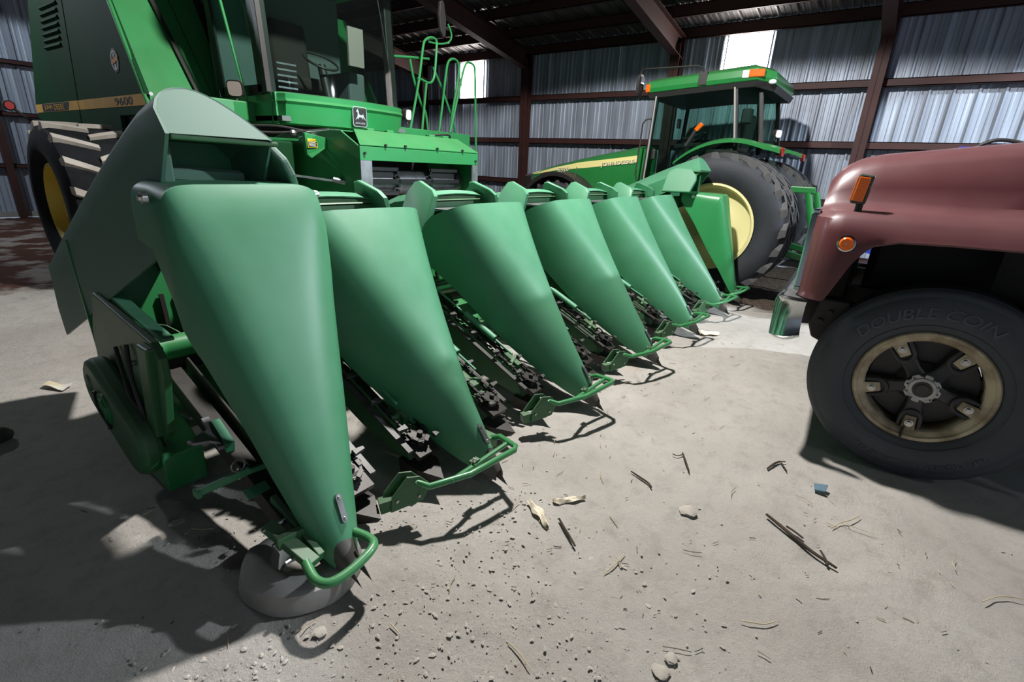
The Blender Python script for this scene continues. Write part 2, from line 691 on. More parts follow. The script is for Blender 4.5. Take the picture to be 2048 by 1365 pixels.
def sheet_mesh(name, length, mt):
    """sheet in local u (width, +Y), v (height, +Z), ribs towards -X"""
    pr = rib_profile()
    me = bpy.data.meshes.new(name)
    v = [(-d, u, z) for z in (0, length) for u, d in pr]
    n = len(pr)
    me.from_pydata(v, [], [(i, i + 1, n + i + 1, n + i) for i in range(n - 1)])
    me.materials.append(M[mt])
    return me


wall_back = struct('wall_back', (XW, 4, 0))
wall_left = struct('wall_left', (2, YL, 0))
ceiling = struct('ceiling', (5, 4, EAVE))
sm = sheet_mesh('wall_sheet', EAVE - 0.02, 'sheet')
win_rects = [(9.13, 9.93), (2.43, 3.24)]
y = YE
k = 0
while y < YL - 0.05:
    # the clear panels replace the upper part of the sheet behind them
    o = bpy.data.objects.new('wall_panel', sm)
    COL.objects.link(o)
    o.parent = wall_back
    o.location = (0.02 + 0.003 * (k % 2), y - 4, 0)
    y += SHW
    k += 1
x = -9.0
while x < XW - 0.05:
    o = bpy.data.objects.new('wall_panel', sm)
    COL.objects.link(o)
    o.parent = wall_left
    o.rotation_euler = (0, 0, PI / 2)
    o.location = (x + SHW - 2, 0.02 + 0.003 * (k % 2), 0)
    o.scale = (1, 1, roof_z(x + (SHW if x < 0 else 0)) / EAVE)
    x += SHW
    k += 1
wall_near = struct('wall_near', (-9, 4, 0))
y = YE
while y < YL - 0.05:
    o = bpy.data.objects.new('wall_panel', sm)
    COL.objects.link(o)
    o.parent = wall_near
    o.rotation_euler = (0, 0, PI)
    o.location = (-0.02 - 0.003 * (k % 2), y + SHW - 4, 0)
    y += SHW
    k += 1
# sill strip along the far wall
MB().box(-9, XW - 0.05, YL - 0.06, YL + 0.01, 0, 0.12).build('sill', 'sill', wall_left, smooth=0)
MB().box(XW - 0.06, XW + 0.01, YE, YL, 0, 0.12).build('sill', 'sill', wall_back, smooth=0)


def zee(mb, p0, p1, h, w_, toward):
    """C-section rail between two points; toward = inward direction"""
    p0, p1, t = Vector(p0), Vector(p1), Vector(toward)
    up = Vector((0, 0, 1))
    for a, c in (((0, 0), (0.012, h)), ((0, 0), (w_, 0.012)), ((0, h - 0.012), (w_, h))):
        poly = [p0 + t * a[0] + up * a[1], p0 + t * c[0] + up * a[1], p0 + t * c[0] + up * c[1], p0 + t * a[0] + up * c[1]]
        mb.prism(poly, p1 - p0)
    # inner web towards the room
    poly = [p0 + t * (w_ - 0.01), p0 + t * w_, p0 + t * w_ + up * h, p0 + t * (w_ - 0.01) + up * h]
    mb.prism(poly, p1 - p0)


COLY = [14.6, 11.06, 7.58, 4.03, 0.69, -2.7, -6.2]
edges = [YL] + COLY + [YE]
for z in (0.22, 1.16, 2.12, 3.06):
    for a, c in zip(edges[:-1], edges[1:]):
        if a - c < 0.5:
            continue
        mb = MB()
        zee(mb, (XW - 0.02, c + 0.08, z), (XW - 0.02, a - 0.08, z), 0.12, 0.17, (-1, 0, 0))
        mb.build('girt', 'redsteel', wall_back, smooth=0)
lx = [XW - 0.2, 6.4, 2.45, -1.5, -5.5, -9]
for z in (1.03, 2.07, 3.08):
    for a, c in zip(lx[:-1], lx[1:]):
        mb = MB()
        zee(mb, (c + 0.06, YL - 0.01, z), (a - 0.06, YL - 0.01, z), 0.09, 0.12, (0, -1, 0))
        mb.build('girt', 'redsteel', wall_left, smooth=0)
for x in lx[1:-1]:
    MB().box(x - 0.06, x + 0.06, YL - 0.22, YL - 0.02, 0, roof_z(x)).build('column', 'redsteel', wall_left, smooth=0)


def ibeam(mb, path, depth0, depth1, flange, y0):
    """tapered I rafter along path (x, z of top) at y0"""
    n = len(path)
    for i in range(n - 1):
        (xa, za), (xb, zb) = path[i], path[i + 1]
        da = depth0 + (depth1 - depth0) * i / (n - 1)
        db = depth0 + (depth1 - depth0) * (i + 1) / (n - 1)
        mb.prism([(xa, y0 - 0.006, za), (xb, y0 - 0.006, zb), (xb, y0 - 0.006, zb - db), (xa, y0 - 0.006, za - da)], (0, 0.012, 0))
        for t0, t1 in (((za, da, 0.0), (zb, db, 0.0)), ((za, da, 1.0), (zb, db, 1.0))):
            qa = t0[0] - t0[1] * t0[2]
            qb = t1[0] - t1[1] * t1[2]
            mb.prism([(xa, y0 - flange / 2, qa), (xb, y0 - flange / 2, qb), (xb, y0 - flange / 2, qb - 0.014), (xa, y0 - flange / 2, qa - 0.014)], (0, flange, 0))


for yc in COLY:
    mb = MB()
    # tapered column: outer flange, web, inner flange
    xi0, xi1 = XW - 0.28, XW - 0.42
    zt = 3.92
    mb.prism([(XW - 0.2, yc - 0.006, 0), (xi0, yc - 0.006, 0), (xi1, yc - 0.006, zt), (xi1 + 0.05, yc - 0.006, roof_z(XW) - 0.2), (XW - 0.2, yc - 0.006, roof_z(XW) - 0.2)], (0, 0.012, 0))
    mb.prism([(xi0, yc - 0.09, 0), (xi1, yc - 0.09, zt), (xi1 + 0.014, yc - 0.09, zt), (xi0 + 0.014, yc - 0.09, 0)], (0, 0.18, 0))
    mb.box(XW - 0.205, XW - 0.19, yc - 0.09, yc + 0.09, 0, roof_z(XW) - 0.2)
    mb.build('column', 'redsteel', wall_back, smooth=0)
    mb = MB()
    P = [(XW - 0.2 - i * 1.32, roof_z(XW - 0.2 - i * 1.32) - 0.2) for i in range(9)]
    ibeam(mb, P, 0.38, 0.26, 0.18, yc)
    mb.build('rafter', 'redsteel', ceiling, smooth=0)
    mb = MB()
    P = [(0 - i * 1.5, roof_z(0 - i * 1.5) - 0.2) for i in range(7)]
    ibeam(mb, P, 0.26, 0.38, 0.18, yc)
    mb.build('rafter', 'redsteel', ceiling, smooth=0)
# purlins run along Y under the roof sheets
x = XW - 0.05
px_ = []
while x > -9:
    px_.append(x)
    x -= 0.9
for x in px_:
    z = roof_z(x) - 0.2
    mb = MB()
    zee(mb, (x, YE, z), (x, YL, z), 0.19, 0.07, (-1, 0, 0))
    mb.build('purlin', 'redsteel', ceiling, smooth=0)
# roof sheets
ln = math.hypot(XW + 0.15, SLOPE * (XW + 0.15))
rm = sheet_mesh('roof_sheet', ln, 'roof')
ang = math.atan(SLOPE)
for side in (0, 1):
    y = YE
    k = 0
    while y < YL - 0.05:
        o = bpy.data.objects.new('roof_panel', rm)
        COL.objects.link(o)
        o.parent = ceiling
        if side == 0:
            # local Z runs up the slope from the eave towards the ridge
            zx = Vector((-math.cos(ang), 0, math.sin(ang)))
            org = Vector((XW + 0.15, y, roof_z(XW) - SLOPE * 0.15 + 0.012))
        else:
            zx = Vector((-math.cos(ang), 0, -math.sin(ang)))
            org = Vector((0, y, roof_z(0) + 0.012))
        yx = Vector((0, 1, 0))
        xx = yx.cross(zx)
        mm = Matrix((xx, yx, zx)).transposed().to_4x4()
        mm.translation = org - Vector(ceiling.location)
        o.matrix_local = mm
        y += SHW
        k += 1

# clear daylight panels high in the back wall
for i, (a, c) in enumerate(win_rects):
    wd = struct('window_%d' % (i + 1), (XW, (a + c) / 2, 3.19))
    pr = [(u, d) for u, d in rib_profile(0.02) if a + u <= c + 0.001]
    mb = MB()
    v = [(XW - 0.03 - d, a + u, z) for z in (3.185, 4.03) for u, d in pr]
    n = len(pr)
    mb.add(v, [(q, q + 1, n + q + 1, n + q) for q in range(n - 1)])
    mb.build('pane', 'daylight', wd, smooth=0, normals=False)
    mb = MB()
    mb.box(XW - 0.045, XW - 0.015, a - 0.02, a, 3.18, 4.04)
    mb.box(XW - 0.045, XW - 0.015, c - 0.06, c - 0.04, 3.18, 4.04)
    mb.build('edge_trim', 'sheet', wd, smooth=0)

# ================================================================ corn head
TIPX = [0.866] + [1.747 + 1.1 * k for k in range(5)] + [6.82]
head = thing('corn_header', (3.9, 2.6, 0), 'six row green corn header with seven pointed snouts standing on the dirt floor', 'corn header')


def interp(tab, x):
    tab = sorted(tab)
    if x <= tab[0][0]:
        return tab[0][1]
    for (a, va), (c, vb) in zip(tab[:-1], tab[1:]):
        if x <= c:
            return va + (vb - va) * (x - a) / (c - a)
    return tab[-1][1]


ZB = [(1.36, 0.085), (1.44, 0.10), (1.52, 0.14), (1.63, 0.21), (1.80, 0.33), (1.90, 0.41), (2.06, 0.55), (2.27, 0.76), (2.43, 0.89), (2.70, 1.06)]
NT, NA = 22, 28


def spow(c, e):
    return math.copysign(abs(c) ** e, c)


def inner_snout_mesh():
    """shell around x = 0, real y and z"""
    secs = []
    for i in range(NT + 1):
        t = i / NT
        row = []
        for j in range(NA + 1):
            th = PI * j / NA          # 0 = right bottom, PI = left bottom
            c, s = math.cos(th), math.sin(th)
            yr = 2.27 + 0.25 * abs(c) ** 2.2
            y = yr + (1.385 - yr) * t
            w_ = 0.050 + 0.445 * (1 - t) ** 0.98
            zt = 0.20 + 1.14 * (1 - t) ** 0.95
            zb = interp(ZB, y)
            e1 = 0.36 + 0.95 * min(t, 0.8) - 0.6 * max(0, t - 0.8)
            e2 = 0.36 + 0.90 * min(t, 0.8) - 0.6 * max(0, t - 0.8)
            x = w_ * spow(c, e1)
            z = zb + (zt - zb) * abs(s) ** e2
            row.append((x, y, z))
        secs.append(row)
    return secs


def outer_snout_mesh(ST=None, ytop=1.95):
    """taller narrower end snout; x relative to the tip"""
    ST = ST or [(2.24, 0.100, 0.305, 1.482, 1.27), (2.10, 0.098, 0.308, 1.482, 1.25), (1.985, 0.094, 0.306, 1.478, 1.08), (1.945, 0.09, 0.303, 1.425, 0.98),
                (1.91, 0.086, 0.29, 1.35, 0.92), (1.87, 0.08, 0.27, 1.265, 0.86), (1.79, 0.068, 0.236, 1.09, 0.735), (1.70, 0.055, 0.198, 0.895, 0.59),
                (1.61, 0.04, 0.160, 0.70, 0.43), (1.52, 0.025, 0.120, 0.50, 0.28), (1.45, 0.012, 0.09, 0.345, 0.18), (1.40, 0.004, 0.06, 0.24, 0.125), (1.375, 0.0, 0.046, 0.19, 0.11)]
    secs = []
    for k, (y, xc, w_, zt, zb) in enumerate(ST):
        t = min(1, max(0, (ytop - y) / (ytop - 1.38)))
        row = []
        for j in range(NA + 1):
            th = PI * j / NA
            c, s = math.cos(th), math.sin(th)
            e1 = 0.24 + 0.76 * t ** 0.75
            e2 = 0.26 + 0.74 * t ** 0.75
            row.append((xc + w_ * spow(c, e1), y, zb + (zt - zb) * abs(s) ** e2))
        secs.append(row)
    return secs


def wear_strip(mb, bolts, c, ax, n):
    """riveted grey strip lying on the snout side: centre c, long axis ax, outward normal n"""
    c, ax, n = Vector(c), Vector(ax).normalized(), Vector(n).normalized()
    sd = ax.cross(n).normalized()
    poly = []
    for a in range(9):
        th = -PI / 2 + PI * a / 8
        poly.append(c + ax * (0.045 + 0.013 * math.cos(th)) + sd * 0.013 * math.sin(th) - n * 0.002)
    for a in range(9):
        th = PI / 2 + PI * a / 8
        poly.append(c + ax * (-0.045 + 0.013 * math.cos(th)) + sd * 0.013 * math.sin(th) - n * 0.002)
    mb.prism(poly, n * 0.006)
    for s in (-1, 1):
        bolts.cyl(c + ax * 0.042 * s + n * 0.002, c + ax * 0.042 * s + n * 0.010, 0.010, 0.006, 10)


def snout_fittings(tx, sn, outer, y0=1.385, z0=0.14):
    """cast nose, spike and strip at the tip"""
    o = Vector((tx, y0, z0))
    mb = MB()
    rows = []
    caps = ((1.46, 0.062, 0.275, 0.10), (1.40, 0.052, 0.215, 0.085), (1.35, 0.040, 0.155, 0.065), (1.31, 0.026, 0.10, 0.05))
    if outer:
        caps = ((1.40, 0.050, 0.19, 0.085), (1.38, 0.048, 0.165, 0.075), (1.35, 0.038, 0.125, 0.065), (1.32, 0.024, 0.09, 0.05))
    for y, w_, zt, zb in caps:
        zt += z0 - 0.14
        zb += z0 - 0.14
        rows.append([(tx + w_ * spow(math.cos(PI * j / 12), 0.9), y + y0 - 1.385, zb + (zt - zb) * abs(math.sin(PI * j / 12)) ** 0.8) for j in range(13)])
    mb.loft(rows)
    mb.build('nose_cap', 'cast', sn, solid=0.008)
    mb = MB()
    zz = z0 - 0.14
    for s in ((-0.028, 0.010), (0.018, 0.020)) if outer else ((0.0, 0.018),):
        mb.add([(tx + s[0] - s[1], y0 - 0.02, 0.10 + zz), (tx + s[0] + s[1], y0 - 0.03, 0.10 + zz), (tx + s[0], y0 - 0.045, 0.13 + zz), (tx + s[0] + 0.012, y0 - 0.125, 0.02 + zz),
                (tx + s[0], y0 + 0.03, 0.07 + zz)], [(0, 1, 2), (0, 2, 3), (2, 1, 3), (0, 3, 4), (3, 1, 4), (0, 4, 1)])
    mb.build('spike', 'cast', sn, smooth=0)
    mb, bl = MB(), MB()
    if outer:
        wear_strip(mb, bl, (tx + 0.028, 1.428 + y0 - 1.385, 0.317), (0.04, 0.42, 0.91), (0.22, -0.90, 0.40))
    else:
        wear_strip(mb, bl, (tx - 0.006, 1.42 + y0 - 1.385, 0.275 + zz), (0, 0.62, 0.78), (0.05, -0.78, 0.62))
    st = mb.build('wear_strip', 'steel', sn, smooth=0)
    bl.build_each('rivet', 'bright', sn)


first_inner = None
for k, tx in enumerate(TIPX):
    if k in (0, 6):
        secs = outer_snout_mesh()
        sgn = 1 if k == 0 else -1
        if k == 6:
            secs = outer_snout_mesh([(2.20, 0.06, 0.19, 1.38, 1.27), (2.0, 0.06, 0.19, 1.38, 1.02), (1.74, 0.058, 0.188, 1.375, 0.65), (1.715, 0.055, 0.185, 1.355, 0.62), (1.69, 0.052, 0.178, 1.29, 0.58),
                                     (1.60, 0.04, 0.15, 0.98, 0.45), (1.50, 0.025, 0.11, 0.62, 0.28), (1.42, 0.01, 0.075, 0.33, 0.15), (1.375, 0.0, 0.046, 0.19, 0.11)], 1.72)
        mb = MB()
        mb.loft([[(tx + sgn * p[0] if k == 0 else tx - p[0], p[1], p[2]) for p in r] for r in secs])
        # rolled lip over the top edge
        sn = mb.build('snout', 'green_faded' if k == 0 else 'green', head, smooth=24, solid=0.010)
        # side flange with bolt
        for s in (-1, 1):
            xw = tx + (0.095 + s * 0.31 if k == 0 else -0.06 + s * 0.19)
            fb = MB()
            zc = 1.435 if k == 0 else 1.33
            fb.cyl((xw + s * 0.004, 2.05, zc), (xw + s * 0.02, 2.05, zc), 0.022, 0.02, 12)
            fb.cyl((xw + s * 0.018, 2.05, zc), (xw + s * 0.03, 2.05, zc), 0.012, 0.011, 6)
            fb.build('bolt', 'bright', sn)
        snout_fittings(tx, sn, True, z0=0.18 if k == 0 else 0.14)
    elif first_inner is None:
        mb = MB()
        mb.loft([[(tx + p[0], p[1], p[2]) for p in r] for r in inner_snout_mesh()])
        sn = mb.build('snout', 'green_faded', head, smooth=50, solid=0.008)
        snout_fittings(tx, sn, False)
        first_inner = sn
    else:
        copy_part(first_inner, head, (tx - TIPX[1], 0, 0))


# ---- dividers behind the inner snouts: arched deck, front panel and two upright ears
def divider(xk):
    mb = MB()
    rows = []
    for y, z, hw in ((2.66, 1.375, 0.345), (2.72, 1.395, 0.35), (2.95, 1.36, 0.35), (3.25, 1.25, 0.35), (3.45, 1.08, 0.34)):
        rows.append([(xk - hw, y, z - 0.30), (xk - hw, y, z - 0.06)] + [(xk + hw * a, y, z - 0.025 * a * a) for a in (-0.9, -0.6, -0.3, 0, 0.3, 0.6, 0.9)] + [(xk + hw, y, z - 0.06), (xk + hw, y, z - 0.30)])
    mb.loft(rows)
    d = mb.build('divider', 'green_faded', head, smooth=30, solid=0.008)
    mb = MB()
    mb.prism([(xk - 0.33, 2.68, 1.05), (xk + 0.33, 2.68, 1.05), (xk + 0.33, 2.68, 1.32), (xk - 0.33, 2.68, 1.32)], (0, 0.01, 0))
    mb.prism([(xk - 0.33, 2.655, 1.33), (xk + 0.33, 2.655, 1.33), (xk + 0.33, 2.69, 1.365), (xk - 0.33, 2.69, 1.365)], (0, 0.012, 0.004))
    mb.build('front_panel', 'green_frame', d, smooth=0)
    mb = MB()
    mb.prism([(xk - 0.30, 2.30, 1.275), (xk + 0.30, 2.30, 1.275), (xk + 0.30, 2.62, 1.27), (xk - 0.30, 2.62, 1.27)], (0, 0, 0.012))
    mb.build('ledge', 'steel', d, smooth=0)
    for s in (-1, 1):
        x0 = xk + s * 0.41
        prof = [(2.86, 1.12), (2.83, 1.37), (2.78, 1.455), (2.74, 1.465), (2.58, 1.41), (2.54, 1.37), (2.54, 1.12)]
        secs = []
        cy = sum(p[0] for p in prof) / len(prof)
        cz = sum(p[1] for p in prof) / len(prof)
        for dx, ins in ((-0.022, 0.07), (-0.016, 0.015), (0.016, 0.015), (0.022, 0.07)):
            secs.append([(x0 + s * (dx - 0.42 * max(0, z - 1.18)), y + (cy - y) * ins, z + (cz - z) * ins) for y, z in prof])
        mb = MB()
        mb.loft(secs, ring=True, cap=True)
        mb.build('ear', 'green_faded', d, smooth=30)
    return d


d0 = divider(TIPX[1])
for k in range(2, 6):
    copy_part(d0, head, (TIPX[k] - TIPX[1], 0, 0))


# ---- big end hoods: half tubes that fall away to the rear
def end_hood(x0, x1, mt):
    """x0 = outer side, x1 = inner side"""
    s = 1 if x1 > x0 else -1
    wd = abs(x1 - x0)
    # dome outline at the front: (fraction across from the outer side, height below the crown)
    DOME = [(0.0, 0.155), (0.0, 0.075), (0.05, 0.045), (0.10, 0.028), (0.17, 0.014), (0.25, 0.005), (0.35, 0.0), (0.44, 0.004), (0.52, 0.015), (0.60, 0.030), (0.70, 0.055), (0.80, 0.085), (0.90, 0.120), (1.0, 0.155)]
    mb = MB()
    rows = []
    for i in range(15):
        t = i / 14
        y = 2.13 + 1.80 * t
        zt = 1.80 - 0.83 * t ** 1.12
        sh = -0.05 * t
        zsk = 1.25 - 0.78 * t
        row = [(x0 + s * sh, y, zsk), (x0 + s * (sh - 0.005), y, zsk + (zt - 0.155 - zsk) * 0.5)]
        for f_, dz in DOME:
            row.append((x0 + s * (sh + f_ * wd), y - (0.8 * dz if i == 0 else 0), zt - dz))
        row.append((x1 + s * (sh + 0.01), y, zt - 0.34))
        rows.append(row)
    mb.loft(rows)
    h = mb.build('end_hood', mt, head, smooth=35, solid=0.012)
    mb = MB()
    mb.prism([(x0 + s * f_ * wd, 2.13 - 0.8 * dz, 1.80 - dz) for f_, dz in DOME], (0, 0.015, 0.008))
    mb.build('dome_face', mt, h, smooth=0, bevel=0.006)
    mb = MB()
    mb.prism([(x0 + s * 0.01, 2.01, 1.628), (x1 + s * 0.03, 2.01, 1.622), (x1 + s * 0.03, 2.36, 1.622), (x0 + s * 0.01, 2.36, 1.628)], (0, 0, 0.018))
    mb.build('shelf', 'green_frame', h, smooth=0, bevel=0.006)
    mb = MB()
    mb.prism([(x0 + s * 0.03, 2.345, 1.18), (x1, 2.345, 1.18), (x1, 2.345, 1.62), (x0 + s * 0.03, 2.345, 1.625)], (0, 0.015, 0))
    mb.build('recessed_panel', 'green_faded', h, smooth=0)
    mb = MB()
    mb.prism([(x0 + s * 0.0, 2.12, 1.22), (x0 + s * 0.045, 2.12, 1.22), (x0 + s * 0.045, 2.12, 1.63), (x0, 2.12, 1.64)], (0, 0.03, 0))
    mb.build('corner_strip', mt, h, smooth=0, bevel=0.01)
    mb = MB()
    mb.prism([(x0 + s * 0.05, 2.20, 1.525), (x0 + s * 0.05, 2.24, 1.535), (x0 + s * 0.05, 2.24, 1.529), (x0 + s * 0.05, 2.207, 1.519), (x0 + s * 0.05, 2.207, 1.49), (x0 + s * 0.05, 2.20, 1.49)], (s * (wd - 0.08), 0, -0.012))
    mb.build('angle_strip', 'green_hood', h, smooth=0)
    # inner ear flap
    prof = [(2.42, 1.36), (2.40, 1.60), (2.32, 1.65), (2.12, 1.648), (2.03, 1.57), (2.02, 1.51), (2.06, 1.37)]
    mb = MB()
    mb.prism([(x1 + s * 0.01 + s * 0.40 * (1.65 - z), y, z) for y, z in prof], (s * 0.035, 0, 0.012))
    mb.build('ear', mt, h, smooth=0, bevel=0.012)
    return h


end_hood(0.73, 1.09, 'green_hood')
end_hood(6.98, 6.56, 'green_faded')

# ---- back sheet, louvres, trough, cross tube, auger
mb = MB()
mb.prism([(0.68, 3.30, 0.28), (6.9, 3.30, 0.28), (6.9, 3.42, 1.12), (0.68, 3.42, 1.12)], (0, 0.012, 0))
mb.prism([(0.68, 3.30, 0.28), (6.9, 3.30, 0.28), (6.9, 2.95, 0.16), (0.68, 2.95, 0.16)], (0, 0, 0.012))
bs = mb.build('back_sheet', 'green', head, smooth=0)
mb0 = MB().box(-0.012, 0.012, -0.012, 0.004, -0.16, 0.16)
first = None
for xr in [0.5 * (TIPX[k] + TIPX[k + 1]) for k in range(6)]:
    for q in range(7):
        x = xr - 0.27 + q * 0.09
        if first is None:
            mb0.v = [p + Vector((0, 0, 0)) for p in mb0.v]
            first = mb0.build('slot', 'black', bs, smooth=0, local=True)
            first.location = Vector((x, 3.335, 0.62)) - worldloc(head)
            first.rotation_euler = (math.radians(-8), 0, 0)
        else:
            c = first.copy()
            COL.objects.link(c)
            c.parent = bs
            c.location = Vector((x, 3.335, 0.62)) - worldloc(head)
MB().cyl((0.68, 2.78, 0.64), (6.9, 2.78, 0.64), 0.062, n=20).build('cross_tube', 'green', head)
MB().cyl((0.80, 3.08, 0.48), (6.9, 3.08, 0.48), 0.09, n=20).build('auger_tube', 'darksteel', head)
mb = MB()
for (xa, xb, hand) in ((0.80, 3.3, 1), (6.9, 4.5, -1)):
    n = 90
    rows = []
    for i in range(n + 1):
        a = hand * 2 * PI * 5 * i / n
        x = xa + (xb - xa) * i / n
        rows.append([(x, 3.08 + r * math.cos(a), 0.48 + r * math.sin(a)) for r in (0.09, 0.20)])
    mb.loft(rows)
mb.build('auger_flighting', 'green_frame', head, solid=0.006)
MB().box(0.80, 7.0, 2.90, 3.05, 0.10, 0.16).build('lower_beam', 'green_frame', head, smooth=0, bevel=0.006)
mb = MB()
mb.prism([(0.82, 2.60, 0.30), (1.10, 2.60, 0.30), (1.12, 2.66, 0.31), (0.80, 2.70, 0.31)], (0, 0, 0.012))
mb.prism([(0.86, 2.50, 0.27), (1.02, 2.48, 0.27), (1.05, 2.58, 0.29), (0.90, 2.60, 0.29)], (0, 0, 0.010))
mb.build('deck_plate', 'steel', head, smooth=0)


# ---- end frame with drive shield on the near side
def end_frame(x, s):
    prof = [(3.30, 0.66), (3.14, 0.89), (2.75, 0.84), (2.43, 0.80), (2.36, 0.74), (2.36, 0.64), (2.46, 0.34), (2.60, 0.20), (2.95, 0.16), (3.25, 0.20), (3.36, 0.40)]
    mb = MB()
    mb.prism([(x, y, z) for y, z in prof], (s * 0.035, 0, 0))
    ef = mb.build('end_frame', 'green_frame', head, smooth=0, bevel=0.006)
    mb = MB()
    for (ya, za), (yb, zb) in (((3.12, 0.915), (2.80, 0.86)), ((2.795, 0.858), (2.40, 0.80))):
        mb.prism([(x + s * 0.03, ya, za), (x + s * 0.03, yb, zb), (x + s * 0.085, yb, zb), (x + s * 0.085, ya, za)], (0, 0, 0.014))
    mb.build('flange_plate', 'green_faded', ef, smooth=0)
    mb = MB()
    for (ya, za), (yb, zb) in (((2.40, 0.78), (2.52, 0.30)),):
        mb.prism([(x - s * 0.03, ya, za), (x - s * 0.03, yb, zb), (x - s * 0.03, yb + 0.10, zb), (x - s * 0.03, ya + 0.12, za)], (s * 0.07, 0, 0))
    mb.build('front_channel', 'green_frame', ef, smooth=0, bevel=0.01)
    # drive shield: slanted capsule
    pa, pb, r = (3.08, 0.41), (2.66, 0.235), 0.155
    a = math.atan2(pb[1] - pa[1], pb[0] - pa[0])
    out = arc(pb[0], pb[1], r, a - PI / 2, a + PI / 2, 10) + arc(pa[0], pa[1], r, a + PI / 2, a + 3 * PI / 2, 10)
    mb = MB()
    mb.prism([(x - s * 0.105, y, max(z, 0.03)) for y, z in out], (s * 0.10, 0, 0))
    ds = mb.build('drive_shield', 'green_frame', head, smooth=40, bevel=0.03)
    mb = MB()
    mb.cyl((x - s * 0.104, 2.92, 0.345), (x - s * 0.114, 2.92, 0.345), 0.085, n=24)
    mb.cyl((x - s * 0.112, 2.92, 0.345), (x - s * 0.122, 2.92, 0.345), 0.06, n=24)
    mb.build('cover_plate', 'green', ds)
    MB().ball((x - s * 0.105, 3.12, 0.43), 0.05, 12, (0.25, 1, 1)).build('boss', 'green_frame', ds)
    mb = MB()
    mb.tube(bez([(x - s * 0.118, 2.99, 0.42), (x - s * 0.13, 2.94, 0.36), (x - s * 0.118, 2.86, 0.27)], 5), 0.006, 6)
    mb.ball((x - s * 0.118, 2.99, 0.42), 0.011, 8).ball((x - s * 0.118, 2.86, 0.27), 0.011, 8)
    mb.build('latch', 'darksteel', ds)
    # boxed gear guard at the front
    xa, xb = x - s * 0.03, x + s * 0.15
    mb = MB()
    prof = [(2.50, 0.005), (2.50, 0.20), (2.56, 0.225), (2.78, 0.34), (2.84, 0.31), (2.84, 0.02)]
    mb.prism([(xa, y, z) for y, z in prof], (xb - xa, 0, 0))
    gg = mb.build('gear_guard', 'green', head, smooth=0, bevel=0.008)
    mb = MB()
    for pts in ([(x - s * 0.012, 2.90, 0.66), (x - s * 0.03, 2.80, 0.56), (x - s * 0.04, 2.72, 0.46), (x - s * 0.03, 2.63, 0.40), (x - s * 0.02, 2.58, 0.32), (x + s * 0.02, 2.55, 0.235)],
                [(x - s * 0.012, 2.72, 0.72), (x - s * 0.035, 2.66, 0.58), (x - s * 0.04, 2.60, 0.45), (x - s * 0.03, 2.60, 0.36), (x + s * 0.0, 2.59, 0.27)]):
        mb.tube(bez(pts, 5), 0.010, 7)
    mb.build('hydraulic_hose', 'black', head)
    mb = MB()
    for y, z in ((2.78, 0.55), (2.70, 0.63), (2.62, 0.42)):
        mb.cyl((x - s * 0.002, y, z), (x - s * 0.02, y, z), 0.014, n=8)
    mb.build_each('bolt', 'bright', head)


end_frame(0.675, 1)
end_frame(6.95, -1)


